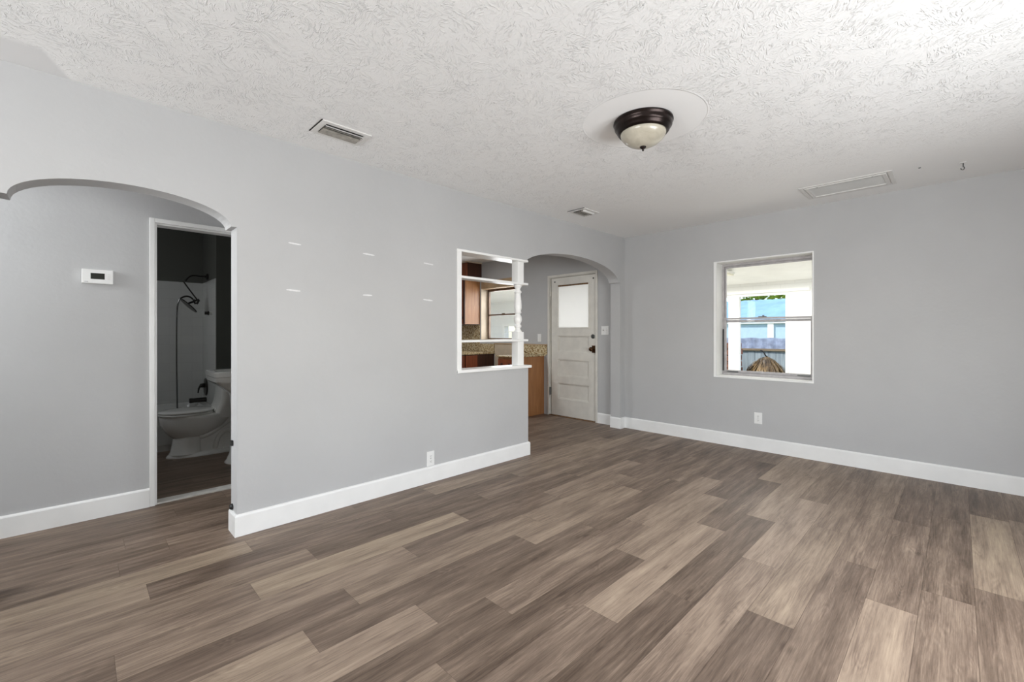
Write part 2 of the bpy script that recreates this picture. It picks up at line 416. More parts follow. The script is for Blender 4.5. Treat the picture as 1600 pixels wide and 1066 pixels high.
def thing(name, label, cat, loc, group=None):
    o = bpy.data.objects.new(name, None); COL.objects.link(o); o.location = loc; o.empty_display_size = 0.1
    o['label'] = label; o['category'] = cat
    if group: o['group'] = group
    return o
def tag(o, label, cat, group=None, kind=None):
    o['label'] = label; o['category'] = cat
    if group: o['group'] = group
    if kind: o['kind'] = kind
    return o
def struct(o, label=None, cat=None):
    o['kind'] = 'structure'
    if label: o['label'] = label
    if cat: o['category'] = cat
    return o
def settle(root):
    """children were modelled in world space: keep them there under the moved Empty"""
    bpy.context.view_layer.update()
    inv = root.matrix_world.inverted()
    for ch in root.children: ch.matrix_parent_inverse = inv

def grid_wall(name, axis, face, thick, a0, a1, z0, z1, holes, mat):
    """wall slab; axis 'x': plane x=face, runs in y; holes = (a0,a1,z0,z1)"""
    bm = bmesh.new()
    As = sorted({a0, a1, *[h[0] for h in holes], *[h[1] for h in holes]}); Zs = sorted({z0, z1, *[h[2] for h in holes], *[h[3] for h in holes]})
    solid = lambda i, k: 0 <= i < len(As) - 1 and 0 <= k < len(Zs) - 1 and not any(h[0] <= (As[i] + As[i + 1]) / 2 <= h[1] and h[2] <= (Zs[k] + Zs[k + 1]) / 2 <= h[3] for h in holes)
    cache = {}
    def v(i, k, t):
        if (i, k, t) not in cache:
            d = face + (thick if t else 0)
            cache[(i, k, t)] = bm.verts.new((d, As[i], Zs[k]) if axis == 'x' else (As[i], d, Zs[k]))
        return cache[(i, k, t)]
    for i in range(len(As) - 1):
        for k in range(len(Zs) - 1):
            if not solid(i, k): continue
            bm.faces.new((v(i, k, 0), v(i + 1, k, 0), v(i + 1, k + 1, 0), v(i, k + 1, 0)))
            bm.faces.new((v(i, k, 1), v(i, k + 1, 1), v(i + 1, k + 1, 1), v(i + 1, k, 1)))
            for di, dk, e in ((-1, 0, ((i, k), (i, k + 1))), (1, 0, ((i + 1, k), (i + 1, k + 1))), (0, -1, ((i, k), (i + 1, k))), (0, 1, ((i, k + 1), (i + 1, k + 1)))):
                if not solid(i + di, k + dk):
                    (p0, q0), (p1, q1) = e
                    bm.faces.new((v(p0, q0, 0), v(p1, q1, 0), v(p1, q1, 1), v(p0, q0, 1)))
    bmesh.ops.recalc_face_normals(bm, faces=bm.faces)
    me = bpy.data.meshes.new(name); bm.to_mesh(me); bm.free()
    return struct(link(name, me, mat))

# ------------------------------------------------------------ dimensions
YL, TH = 3.02, 0.14          # partition face, thickness
XB = 5.017; TB = 0.20        # back wall face, thickness
H = 2.44
YH = 3.972; YBT = 4.075      # hall wall faces
YTUB0, YTUB1 = 5.70, 6.48
XW = 1.09                    # wet wall of the tub

# ------------------------------------------------------------ floor
ROW, Y0 = 0.1753, 0.21 - 0.1753 / 2
LEN = 1.215
known = {-3: (4.3, {0: .45, 1: .85}), -2: (3.035, {-1: .40, 0: .86, 1: .22}), -1: (1.62, {0: .52, 1: .38, 2: .30}), 0: (2.565, {-1: .88, 0: .45, 1: .38}),
         1: (2.91, {-1: .34, 0: .50}), 2: (2.085, {-1: .22, 0: .66, 1: .55}), 3: (2.56, {-1: .62, 0: .82, 1: .5}), 4: (1.965, {-1: .20, 0: .24, 1: .78}),
         5: (2.817, {-1: .86, 0: .26, 1: .80}), 6: (2.153, {-1: .22, 0: .70, 1: .24}), 7: (2.545, {-2: .22, -1: .56, 0: .76, 1: .40}), 8: (1.072, {-1: .84, 0: .34, 1: .32, 2: .45}),
         9: (1.868, {-2: .84, -1: .36, 0: .70, 1: .42}), 10: (.896, {-1: .30, 0: .64, 1: .62, 2: .4}), 11: (2.527, {-2: .66, -1: .40, 0: .66}), 12: (1.807, {-2: .55, -1: .84, 0: .32, 1: .35}),
         13: (.915, {-1: .60, 0: .26, 1: .5, 2: .5}), 14: (1.45, {-1: .36, 0: .34}), 15: (.694, {-1: .80, 0: .36, 1: .64}), 16: (.15, {-1: .3, 0: .34, 1: .3})}
def build_floor():
    bm = bmesh.new(); cols = []
    G = 0.0005
    XS, XE, YS, YE = XREAR - 0.0, 5.05, YR, 7.2
    r0 = int(math.floor((YS - Y0) / ROW)); r1 = int(math.ceil((YE - Y0) / ROW))
    rng = random.Random(5)
    for r in range(r0, r1):
        ya, yb = Y0 + r * ROW, Y0 + (r + 1) * ROW
        j, tones = known.get(r, (rng.uniform(0, LEN), {}))
        n0 = int(math.floor((XS - j) / LEN)) ; n = n0
        while j + n * LEN < XE:
            xa, xb = max(XS, j + n * LEN), min(XE, j + (n + 1) * LEN)
            t = tones.get(n, rng.choice([.28, .36, .45, .55, .7]) if r < 16 else rng.uniform(.22, .42)); t = min(1, max(0, t + rng.uniform(-.03, .03)))
            rv = rng.random(); wm = 0.85 if (r, n) in ((-2, 0), (-3, 1), (12, -1), (15, -1)) else rng.uniform(0, .5)
            y_a, y_b = max(YS, ya), min(YE, yb)
            if y_b > y_a + 0.002 and xb > xa + 0.002:
                f = bm.faces.new([bm.verts.new(q) for q in ((xa + G, y_a + G, 0), (xb - G, y_a + G, 0), (xb - G, y_b - G, 0), (xa + G, y_b - G, 0))])
                cols.append((t, rv, wm, 1))
            n += 1
    me = bpy.data.meshes.new('floor'); bm.to_mesh(me); bm.free()
    at = me.color_attributes.new('tone', 'FLOAT_COLOR', 'CORNER'); k = 0
    for p_, c in zip(me.polygons, cols):
        for li in p_.loop_indices: at.data[li].color = c
    fl = struct(link('floor', me, M['floor']), 'floor of grey-brown wood-look planks')
    MB().box(XREAR - 0.2, 5.217, YR - 0.2, 7.3, -0.12, -0.0012).build('subfloor', M['seam'], fl)
build_floor()

# ------------------------------------------------------------ ceiling
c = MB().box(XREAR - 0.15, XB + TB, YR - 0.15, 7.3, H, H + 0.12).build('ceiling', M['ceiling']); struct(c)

# ------------------------------------------------------------ partition wall
def ellipse(cx, a, z0, b, xa, xb, n=28):
    ta = math.acos(max(-1, min(1, (xa - cx) / a))); tb = math.acos(max(-1, min(1, (xb - cx) / a)))
    return [(cx + a * math.cos(ta + (tb - ta) * i / n), z0 + b * math.sin(ta + (tb - ta) * i / n)) for i in range(n + 1)]
prof = [(XREAR, 0), (-.262, 0), (-.262, 1.845)]
prof += ellipse(.208, .437, 1.842, .140, -.229, .645)
prof += [(.676, 1.845), (.676, 0), (3.205, 0), (3.205, .868), (2.335, .868), (2.335, 1.94), (3.19, 1.94)]
prof += ellipse(3.99, .875, 1.855, .228, 3.20, 4.865)
prof += [(4.91, 1.855), (4.91, 0), (XB, 0), (XB, H), (XREAR, H)]
part_wall = MB().poly([(x, YL, z) for x, z in prof], (0, TH, 0)).build('wall_left', M['wall'])
struct(part_wall, 'grey partition wall with two flattened arches and a shelved opening')

grid_wall('wall_back', 'x', XB, TB, YR - .15, 7.3, 0, H, [(.982, 1.875, .745, 1.99), (3.462, 4.290, 0, 2.040), (4.90, 5.86, 1.10, 1.99)], M['wall'])
grid_wall('wall_right', 'y', YR - .12, .12, XREAR - .12, XB, 0, H, [(.9, 2.9, .52, 1.72)], M['wall'])
grid_wall('wall_rear', 'x', XREAR - .12, .12, YR - .12, 7.3, 0, H, [(-.25, 2.05, .75, 2.05)], M['wall'])
grid_wall('wall_hall', 'y', YH, YBT - YH, -1.9, 1.40, 0, H, [(.386, 1.12, 0, 1.991)], M['wall'])
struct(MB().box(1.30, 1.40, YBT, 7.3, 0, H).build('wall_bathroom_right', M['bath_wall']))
struct(MB().box(1.40, 1.42, YH, 7.3, 0, H).build('wall_kitchen_left', M['wall']))
struct(MB().box(1.31, 1.42, YL + TH, YH, 0, H).build('wall_hall_end', M['wall']))
struct(MB().box(-1.98, -1.9, YL + TH, 7.0, 0, H).build('wall_hall_far', M['wall']))
struct(MB().box(1.42, XB, 6.90, 7.0, 0, H).build('wall_kitchen_far', M['wall']))
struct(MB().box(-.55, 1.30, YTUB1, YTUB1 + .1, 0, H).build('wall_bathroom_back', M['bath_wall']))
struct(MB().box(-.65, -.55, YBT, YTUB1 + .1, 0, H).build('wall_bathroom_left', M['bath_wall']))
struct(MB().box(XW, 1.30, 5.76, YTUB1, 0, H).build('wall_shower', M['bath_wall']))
tl = struct(MB().box(-.55, XW - .008, YTUB1 - .008, YTUB1 - .0005, .40, 1.82).build('trim_1', M['tile']), 'white tile surround on the back wall above the bathtub')
tl = struct(MB().box(XW - .008, XW - .0005, 5.765, YTUB1 - .0005, .40, 1.82).build('trim_2', M['tile']), 'white tile surround on the shower wall')

# baseboards -------------------------------------------------
def board(name, path, h=.135, t=.015, label=None):
    """baseboard along an open path of (x,y); the thickness grows to the left of the walking direction"""
    P = [Vector(p_) for p_ in path]; n = len(P); off = []
    for i in range(n):
        d0 = (P[i] - P[i - 1]).normalized() if i else (P[1] - P[0]).normalized()
        d1 = (P[i + 1] - P[i]).normalized() if i < n - 1 else d0
        n0, n1 = Vector((-d0.y, d0.x)), Vector((-d1.y, d1.x)); m_ = (n0 + n1).normalized()
        off.append(m_ / max(.3, m_.dot(n0)))
    sec = [(0.0004, 0), (t, 0), (t, h - .012), (t - .004, h - .004), (t - .010, h), (0.0004, h)]
    mb = MB(); mb.loft([[(P[i].x + off[i].x * s, P[i].y + off[i].y * s, z) for s, z in sec] for i in range(n)])
    return struct(mb.build(name, M['trim']), label)
board('baseboard_left', [(.676, YL + TH), (.676, YL), (3.205, YL), (3.205, YL + TH)][::-1], h=.130)
board('baseboard_back', [(4.91, YL + TH), (4.91, YL), (XB, YL), (XB, YR)][::-1], h=.137)
board('baseboard_kitchen', [(XB, YL + TH + .0005), (XB, 3.428)], h=.137)
board('baseboard_hall', [(.356, YH), (-1.9, YH)], h=.130)
board('baseboard_right', [(XB, YR), (XREAR, YR)][::-1], h=.137)

# ------------------------------------------------------------ bathroom door casing, threshold
def casing(name, axis, face, sgn, a0, a1, zt, w, t, mat, label=None, z0=0.0):
    """three-sided casing around an opening a0..a1, top zt (inner edges)"""
    mb = MB()
    def bx(p0, p1, q0, q1, w_=None):
        lo, hi = sorted((face, face + sgn * t))
        if axis == 'y': mb.box(p0, p1, lo, hi, q0, q1, bev=.003)
        else: mb.box(lo, hi, p0, p1, q0, q1, bev=.003)
    bx(a0 - w, a0, z0, zt + w); bx(a1, a1 + w, z0, zt + w); bx(a0, a1, zt, zt + w)
    return struct(mb.build(name, mat), label)
casing('trim_3', 'y', YH, -1, .386, 1.12, 1.991, .030, .014, M['trim'], 'thin pale casing around the bathroom doorway')
mb = MB(); mb.box(.386, .398, YH + .002, YBT - .002, 0, 1.991); mb.box(1.108, 1.12, YH + .002, YBT - .002, 0, 1.991); mb.box(.398, 1.108, YH + .002, YBT - .002, 1.979, 1.991)
struct(mb.build('trim_4', M['trim']), 'white jamb lining inside the bathroom doorway')
tag(MB().box(.398, 1.108, YH + .006, YBT - .004, -.001, .011, bev=.003).build('door_threshold', M['marble']), 'pale stone threshold strip across the bathroom doorway floor', 'threshold')

# ------------------------------------------------------------ pass-through shelves
t = thing('pass_through_shelf', 'white open shelf unit with turned post set in the partition opening', 'shelf unit', (2.75, YL, .87))
fy0, fy1 = YL - .012, YL + TH + .004
mb = MB(); mb.box(2.312, 3.195, fy0, fy1, 1.918, 1.9385, bev=.003); mb.build('top_board', M['white'], t)
mb = MB(); mb.box(2.312, 2.358, fy0, fy0 + .011, .868, 1.9175, bev=.002); mb.box(2.3365, 2.358, fy0 + .011, fy1, .896, 1.9175); mb.build('side_board', M['white'], t)
mb = MB(); mb.box(2.312, 3.235, fy0 - .01, fy1 + .01, .8685, .895, bev=.004); mb.build('sill_board', M['white'], t)
for z0, z1 in ((1.690, 1.712), (1.132, 1.153)):
    MB().box(2.3585, 3.200, YL - .008, YL + .105, z0, z1, bev=.004).build('shelf', M['white'], t)
px, py, hw = 3.1045, YL + .046, .042
mb = MB()
mb.box(px - hw, px + hw, py - hw, py + hw, 1.7125, 1.9175, bev=.002)
mb.box(px - hw, px + hw, py - hw, py + hw, .8955, 1.1315, bev=.002)
mb.box(px - hw, px + hw, py - hw, py + hw, 1.1535, 1.225, bev=.002)
pr = [(.040, 1.225), (.040, 1.232), (.030, 1.246), (.024, 1.258), (.024, 1.262), (.034, 1.272), (.036, 1.280), (.034, 1.290), (.026, 1.300), (.026, 1.306),
      (.036, 1.322), (.041, 1.345), (.040, 1.368), (.032, 1.388), (.025, 1.398), (.025, 1.404), (.034, 1.412), (.036, 1.420), (.032, 1.430), (.033, 1.440), (.039, 1.462),
      (.039, 1.49), (.035, 1.54), (.031, 1.58), (.029, 1.602), (.029, 1.606), (.036, 1.614), (.037, 1.622), (.034, 1.630), (.026, 1.640), (.025, 1.652), (.030, 1.662), (.038, 1.674), (.040, 1.690)]
mb.lathe([(r, z) for r, z in pr], (px, py, 0), seg=28)
mb.build('turned_post', M['white'], t, smooth=True, angle=.6)
settle(t)

# ------------------------------------------------------------ front door (kitchen)
d = thing('door_1', 'cream half-glazed back door with three panels beyond the right arch', 'door', (XB, 3.87, 0)); d['kind'] = 'structure'
DX = XB + .012; DT = .04     # slab face / thickness
a0, a1, zt = 3.475, 4.262, 2.026
mb = MB()
gl = (3.589, 4.136, 1.295, 1.918); pans = [(3.585, 4.134, .940, 1.176), (3.585, 4.134, .588, .831), (3.585, 4.134, .257, .486)]
def slab_frame():
    ys = [a0, 3.587, 4.136, a1]
    mb.box(DX, DX + DT, ys[0], ys[1], .012, zt); mb.box(DX, DX + DT, ys[2], ys[3], .012, zt)
    zs = [.012, .257, .486, .588, .831, .940, 1.176, 1.295, 1.918, zt]
    for i in range(0, 9, 2): mb.box(DX, DX + DT, ys[1], ys[2], zs[i], zs[i + 1])
slab_frame()
for (p0, p1, q0, q1) in pans:
    mb.box(DX + .019, DX + DT - .008, 3.587, 4.136, q0, q1)
    # sunk moulding around each panel
    mb.box(DX + .009, DX + .019, 3.587, 3.601, q0, q1); mb.box(DX + .009, DX + .019, 4.122, 4.136, q0, q1)
    mb.box(DX + .009, DX + .019, 3.601, 4.122, q0, q0 + .014); mb.box(DX + .009, DX + .019, 3.601, 4.122, q1 - .014, q1)
mb.build('door_slab', M['door_paint'], d)
mb = MB(); mb.box(DX - .006, DX + .010, 3.575, 3.592, 1.283, 1.925); mb.box(DX - .006, DX + .010, 4.132, 4.149, 1.283, 1.925); mb.box(DX - .006, DX + .010, 3.592, 4.132, 1.280, 1.298)
mb.build('glazing_bead', M['door_paint'], d)
MB().box(DX - .007, DX + .010, 3.592, 4.132, 1.896, 1.916, bev=.003).build('bare_wood_strip', M['raw_wood'], d)
MB().box(DX + .012, DX + .018, 3.587, 4.136, 1.295, 1.918).build('frosted_pane', M['frosted'], d)
for y_ in (4.195, 3.512): MB().lathe([(0, -.003), (.011, -.003), (.011, .001)], (DX, y_, 1.970), 'x', 12).build('screw_hole', M['black'], d)
lk = MB().box(DX - .008, DX - .0005, 3.478, 3.532, .945, 1.045, bev=.003).build('lock_plate', M['old_brass'], d)
mb = MB(); mb.lathe([(.014, -.005), (.012, -.03), (.026, -.038), (.031, -.052), (.024, -.066), (0, -.070)], (DX, 3.518, .995), 'x', 20); mb.build('door_knob', M['old_brass'], d, smooth=True)
mb = MB(); mb.lathe([(.030, -.0005), (.030, -.008), (.022, -.014), (.011, -.014), (.011, -.022), (0, -.022)], (DX, 3.516, 1.170), 'x', 20); mb.build('deadbolt', M['steel'], d, smooth=True, angle=.5)
for zc in (1.822, .356):
    mb = MB(); mb.box(XB - .006, XB + .010, 4.262, 4.282, zc - .055, zc + .055); mb.lathe([(0, -.062), (.007, -.060), (.007, .060), (0, .062)], (XB - .010, 4.272, zc), 'z', 10)
    mb.build('hinge', M['door_paint'] if zc > 1 else M['steel'], d)
settle(d)
casing('trim_5', 'x', XB, -1, 3.462, 4.290, 2.040, .030, .013, M['door_paint'], 'narrow cream casing around the back door')
mb = MB(); mb.box(XB + .052, XB + .08, 3.462, 3.476, 0, 2.04); mb.box(XB + .052, XB + .08, 4.262, 4.290, 0, 2.04); mb.box(XB + .052, XB + .08, 3.476, 4.262, 2.012, 2.04)
mb.box(XB + .0, XB + .052, 4.283, 4.2895, 0, 2.04); mb.box(XB + .0, XB + .052, 3.4625, 3.470, 0, 2.04); mb.box(XB, XB + .052, 3.47, 4.283, 2.031, 2.0395)
struct(mb.build('trim_6', M['door_paint']), 'cream door stop lining behind the back door')
struct(MB().box(XB - .02, XB + TB, 3.4705, 4.283, -.001, .010).build('trim_7', M['raw_wood']), 'worn wooden sill under the back door')

# ------------------------------------------------------------ living-room window
w = thing('window_1', 'grey aluminium single-hung window with a white surround looking onto the porch', 'window', (XB, 1.43, .745)); w['kind'] = 'structure'
wy0, wy1, wz0, wz1 = .982, 1.875, .745, 1.99
mb = MB()
mb.box(XB - .006, XB, wy1, wy1 + .028, wz0 - .014, wz1 + .010); mb.box(XB - .006, XB, wy0 - .010, wy0, wz0 - .014, wz1 + .010)
mb.box(XB - .006, XB, wy0, wy1, wz1, wz1 + .010); mb.box(XB - .010, XB, wy0, wy1, wz0 - .014, wz0)
mb.build('surround', M['white'], w)
mb = MB(); i_ = .0008
mb.box(XB + .001, XB + .16, wy1 - .004, wy1 - i_, wz0 + i_, wz1 - i_); mb.box(XB + .001, XB + .16, wy0 + i_, wy0 + .004, wz0 + i_, wz1 - i_)
mb.box(XB + .001, XB + .16, wy0 + .004, wy1 - .004, wz1 - .004, wz1 - i_); mb.box(XB + .001, XB + .16, wy0 + .004, wy1 - .004, wz0 + i_, wz0 + .006)
mb.build('reveal_lining', M['porch_paint'], w)
FX = XB + .160
mb = MB(); f0, f1 = wy0 + .003, wy1 - .003
mb.box(FX, FX + .038, f1 - .022, f1, wz0 + .006, wz1 - .004); mb.box(FX, FX + .038, f0, f0 + .022, wz0 + .006, wz1 - .004)
mb.box(FX, FX + .038, f0 + .022, f1 - .022, wz1 - .030, wz1 - .004); mb.box(FX - .02, FX + .038, f0 + .022, f1 - .022, wz0 + .006, wz0 + .032)
mb.build('outer_frame', M['alu'], w)
def sash(name, x, z0, z1, a, b, rw):
    mb = MB(); mb.box(x, x + .016, a, a + rw, z0, z1, bev=.002); mb.box(x, x + .016, b - rw, b, z0, z1, bev=.002)
    mb.box(x, x + .016, a + rw, b - rw, z0, z0 + .026, bev=.002); mb.box(x, x + .016, a + rw, b - rw, z1 - .020, z1, bev=.002)
    s = mb.build(name, M['alu'], w)
    g = MB().box(x + .006, x + .010, a + rw * .8, b - rw * .8, z0 + .02, z1 - .016).build('glass_pane', M['pane'], s)
    return s
sash('upper_sash', FX + .020, 1.335, wz1 - .030, f0 + .022, f1 - .022, .016)
lo = sash('lower_sash', FX + .001, wz0 + .033, 1.385, f0 + .022, f1 - .022, .022)
mb = MB(); mb.box(FX - .012, FX + .001, 1.42, 1.50, 1.385, 1.395, bev=.002); mb.box(FX - .018, FX - .006, 1.44, 1.46, 1.388, 1.404, bev=.002); mb.build('sash_lock', M['steel'], lo)
for ya in (1.70, 1.03):
    MB().box(FX - .022, FX - .0005, ya, ya + .11, wz0 + .040, wz0 + .050, bev=.002).build('lift_handle', M['steel'], lo)
MB().box(FX - .007, FX - .001, f1 - .020, f1 - .008, wz0 + .05, 1.26).build('dark_gap_strip', M['black'], w)  # black strip standing in for the dark gap beside the sash track
settle(w)

# ------------------------------------------------------------ unseen windows that light the room
def plain_window(name, axis, face, a0, a1, z0, z1, label):
    mb = MB(); t_ = .06
    for (p0, p1, q0, q1) in ((a0, a0 + .04, z0, z1), (a1 - .04, a1, z0, z1), (a0 + .04, a1 - .04, z0, z0 + .04), (a0 + .04, a1 - .04, z1 - .04, z1), ((a0 + a1) / 2 - .02, (a0 + a1) / 2 + .02, z0 + .04, z1 - .04)):
        if axis == 'y': mb.box(p0, p1, face - t_, face, q0, q1)
        else: mb.box(face - t_, face, p0, p1, q0, q1)
    struct(mb.build(name, M['white']), label)
plain_window('window_2', 'y', YR - .04, .901, 2.899, .521, 1.719, 'white framed window in the right wall')
plain_window('window_3', 'x', XREAR - .04, -.249, 2.049, .751, 2.049, 'white framed window in the rear wall')

# ------------------------------------------------------------ ceiling lamp
L0 = (2.335, 1.285, H)
t = thing('ceiling_light', 'bronze flush-mount ceiling light with a domed alabaster glass bowl', 'ceiling light', L0)
mb = MB(); mb.lathe([(.166, -.0005), (.168, -.010), (.163, -.018), (.160, -.024), (.161, -.034), (.153, -.046), (.149, -.050), (.146, -.060), (.138, -.070), (.132, -.072), (.126, -.066), (.126, -.010)], L0, seg=72)
mb.build('bronze_pan', M['bronze'], t, smooth=True, angle=.7)
mb = MB(); mb.lathe([(.1255, -.055), (.1285, -.074), (.122, -.090), (.108, -.108), (.088, -.124), (.062, -.137), (.034, -.145), (.0, -.147)], L0, seg=72)
mb.build('glass_bowl', M['lamp_glass'], t, smooth=True, angle=1.2)
mb = MB(); mb.lathe([(0, -.1465), (.017, -.1465), (.018, -.151), (.013, -.156), (.006, -.159), (.006, -.166), (.004, -.171), (0, -.172)], L0, seg=24)
mb.build('finial', M['bronze'], t, smooth=True)
settle(t)

# ------------------------------------------------------------ ceiling vents
def register(x0, x1, y0, y1, label, n, lean, dark_end):
    t = thing('ceiling_vent', label, 'ceiling vent', ((x0 + x1) / 2, (y0 + y1) / 2, H), 'air registers in the living-room ceiling')
    e = .034; z1 = H - .0006
    mb = MB()
    mb.box(x0, x1, y0, y0 + e, z1 - .007, z1, bev=.002); mb.box(x0, x1, y1 - e, y1, z1 - .007, z1, bev=.002)
    mb.box(x0, x0 + e, y0 + e, y1 - e, z1 - .007, z1, bev=.002); mb.box(x1 - e, x1, y0 + e, y1 - e, z1 - .007, z1, bev=.002)
    mb.build('frame', M['vent_white'], t)
    MB().box(x0 + e * .9, x1 - e * .9, y0 + e * .9, y1 - e * .9, z1 - .0018, z1).build('duct_opening', M['vent_dark'], t)
    w_ = (y1 - y0 - 2 * e)
    for k in range(n):
        yc = y0 + e + w_ * (k + .5) / n; th = lean * (1 if k < n * .3 else -.35); lw = .020 if k < n * .3 else .0105
        mb = MB(); sec = []
        for s in range(7):
            u = s / 6 - .5
            sec.append((yc + u * lw * math.cos(th), -.011 + u * lw * math.sin(th) - .004 * (1 - 4 * u * u)))
        top = [(x0 + e, yy, z1 + zz) for yy, zz in sec] + [(x0 + e, yy, z1 + zz - .0012) for yy, zz in reversed(sec)]
        bot = [(x1 - e, a_[1], a_[2]) for a_ in top]
        mb.loft([top, bot]); mb.build('louvre', M['vent_white'] if k < 1 else M['vent_grey'], t)  # first louvre white, the others a darker grey
    if dark_end:
        MB().box(x0 - .006, x0 - .0005, y0, y1, z1 - .004, z1).build('gap', M['vent_dark'], t)
    settle(t)
register(1.000, 1.300, 2.555, 2.755, 'white louvred ceiling vent nearest the left arch, most louvres grey', 7, .62, True)
register(3.518, 3.775, 2.560, 2.765, 'small louvred ceiling vent near the right arch', 6, -.75, True)
t = thing('ceiling_return_grille', 'long flat white return grille on the ceiling by the back wall', 'ceiling grille', (4.555, .65, H))
z1 = H - .0006; gx0, gx1, gy0, gy1 = 4.352, 4.760, .350, .955
mb = MB()
for ins, th_, wd in ((0, .006, .030), (.036, .010, .026)):
    x0, x1, y0, y1 = gx0 + ins, gx1 - ins, gy0 + ins, gy1 - ins
    mb.box(x0, x1, y0, y0 + wd, z1 - th_, z1, bev=.002); mb.box(x0, x1, y1 - wd, y1, z1 - th_, z1, bev=.002)
    mb.box(x0, x0 + wd, y0 + wd, y1 - wd, z1 - th_, z1, bev=.002); mb.box(x1 - wd, x1, y0 + wd, y1 - wd, z1 - th_, z1, bev=.002)
mb.build('frame', M['vent_white'], t)
MB().box(gx0 + .062, gx1 - .062, gy0 + .062, gy1 - .062, z1 - .0015, z1).build('backing', M['plastic'], t)
mb = MB()
for k in range(20):
    xx = gx0 + .068 + k * .0138
    mb.box(xx, xx + .0125, gy0 + .062, gy1 - .062, z1 - .0062, z1 - .0048, rot=(-.18, 'Y'), piv=(xx, 0, z1 - .0055))
mb.build('grille_slats', M['vent_white'], t)
for yy in (.47, .83): MB().lathe([(0, -.013), (.004, -.0125), (.004, -.010)], (gx0 + .049, yy, z1), seg=10).build('screw', M['steel'], t)
settle(t)
t = thing('ceiling_hook', 'small dark hook hanging from the ceiling near the back wall', 'hook', (4.533, -.024, H))
mb = MB(); mb.lathe([(0, -.0005), (.020, -.0005), (.018, -.004), (.005, -.006)], (4.533, -.024, H), seg=16); mb.build('mount_plate', M['plastic'], t)
mb = MB(); mb.tube([(4.533, -.024, H - .004), (4.533, -.024, H - .030)], .0035, 8)
mb.tube(smoothcurve([(4.533, -.024, H - .028), (4.533, -.031, H - .040), (4.533, -.024, H - .052), (4.533, -.014, H - .046), (4.533, -.012, H - .038)]), .003, 8)
mb.build('hook_wire', M['steel'], t, smooth=True)
settle(t)
mb = MB(); mb.lathe([(0, -.006), (.006, -.005), (.008, -.0005)], (4.443, .202, H), seg=12)
tag(mb.build('ceiling_screw', M['steel']), 'tiny screw head in the ceiling between the grille and the hook', 'screw')

# ------------------------------------------------------------ wall plates
def plate(name, label, cat, axis, face, sgn, a0, a1, z0, z1, kind):
    ac, zc = (a0 + a1) / 2, (z0 + z1) / 2
    t = thing(name, label, cat, (ac, face, zc) if axis == 'y' else (face, ac, zc))
    def bx(p0, p1, q0, q1, d0, d1, nm, mat, bev=0):
        lo, hi = sorted((face + sgn * d0, face + sgn * d1)); mb = MB()
        if axis == 'y': mb.box(p0, p1, lo, hi, q0, q1, bev=bev)
        else: mb.box(lo, hi, p0, p1, q0, q1, bev=bev)
        return mb.build(nm, mat, t)
    bx(a0, a1, z0, z1, .0004, .006, 'cover_plate', M['plastic'], .0018)
    if kind == 'duplex':
        for s in (-1, 1):
            c_ = zc + s * .021
            r = bx(ac - .016, ac + .016, c_ - .015, c_ + .015, .0061, .0085, 'receptacle', M['plastic'], .001)
            for q in (-.006, .006): bx(ac + q - .0012, ac + q + .0012, c_ - .003, c_ + .006, .0086, .0090, 'slot', M['plastic_grey'])
            bx(ac - .0025, ac + .0025, c_ - .010, c_ - .005, .0086, .0090, 'slot', M['plastic_grey'])
        bx(ac - .003, ac + .003, zc - .003, zc + .003, .0061, .0072, 'screw', M['plastic_grey'])
    if kind in ('switch2', 'switch1'):
        for s in ((-.023, .023) if kind == 'switch2' else (0,)):
            bx(ac + s - .005, ac + s + .005, zc - .004, zc + .012, .0061, .014, 'toggle', M['plastic_grey'] if s == .023 else M['plastic'], .001)
            for q in (-.03, .03): bx(ac + s - .002, ac + s + .002, zc + q - .002, zc + q + .002, .0061, .0068, 'screw', M['plastic_grey'])
    settle(t); return t
plate('wall_outlet', 'white duplex outlet low on the partition wall just above its baseboard', 'outlet', 'y', YL, -1, 2.008, 2.080, .1335, .252, 'duplex')
plate('wall_outlet', 'white duplex outlet on the back wall below the window', 'outlet', 'x', XB, -1, 1.418, 1.493, .275, .392, 'duplex')
plate('light_switch', 'white double light switch plate right of the back door', 'light switch', 'x', XB, -1, 3.258, 3.372, 1.193, 1.308, 'switch2')
plate('wall_switch', 'single white switch plate above the granite backsplash left of the back door', 'light switch', 'x', XB, -1, 4.452, 4.522, 1.085, 1.203, 'switch1')

# thermostat
t = thing('thermostat', 'white wall thermostat with a dark display in the hall', 'thermostat', (.092, YH, 1.582))
MB().box(.017, .168, YH - .026, YH - .0004, 1.536, 1.628, bev=.004).build('housing', M['plastic'], t)
MB().box(.059, .126, YH - .0272, YH - .0262, 1.5645, 1.6035).build('display', M['screen'], t)
for z in (1.598, 1.584, 1.570): MB().box(.139, .153, YH - .0285, YH - .0262, z - .0035, z + .0035, bev=.001).build('button', M['vent_white'], t)
MB().box(.030, .048, YH - .0266, YH - .0261, 1.5445, 1.5475).build('maker_mark', M['plastic_grey'], t)
settle(t)

# bumpers on the left jamb
for zc, nm, lab in ((.541, 'door_catch', 'small square black catch on the left arch jamb at knee height'), (.150, 'door_bumper', 'round black bumper on the left arch jamb just above the baseboard')):
    t = thing(nm, lab, 'door hardware', (.676, 3.118, zc)); mb = MB()
    if nm == 'door_catch': mb.box(.664, .6757, 3.103, 3.133, zc - .016, zc + .016, bev=.003)
    else: mb.lathe([(.018, -.0003), (.018, -.008), (.012, -.018), (0, -.020)], (.676, 3.122, zc), 'x', 18)
    mb.build('rubber_pad', M['black'], t)
    MB().box(.6625, .6636, 3.113, 3.123, zc - .004, zc + .004).build('screw', M['steel'], t) if nm == 'door_catch' else None
    settle(t)

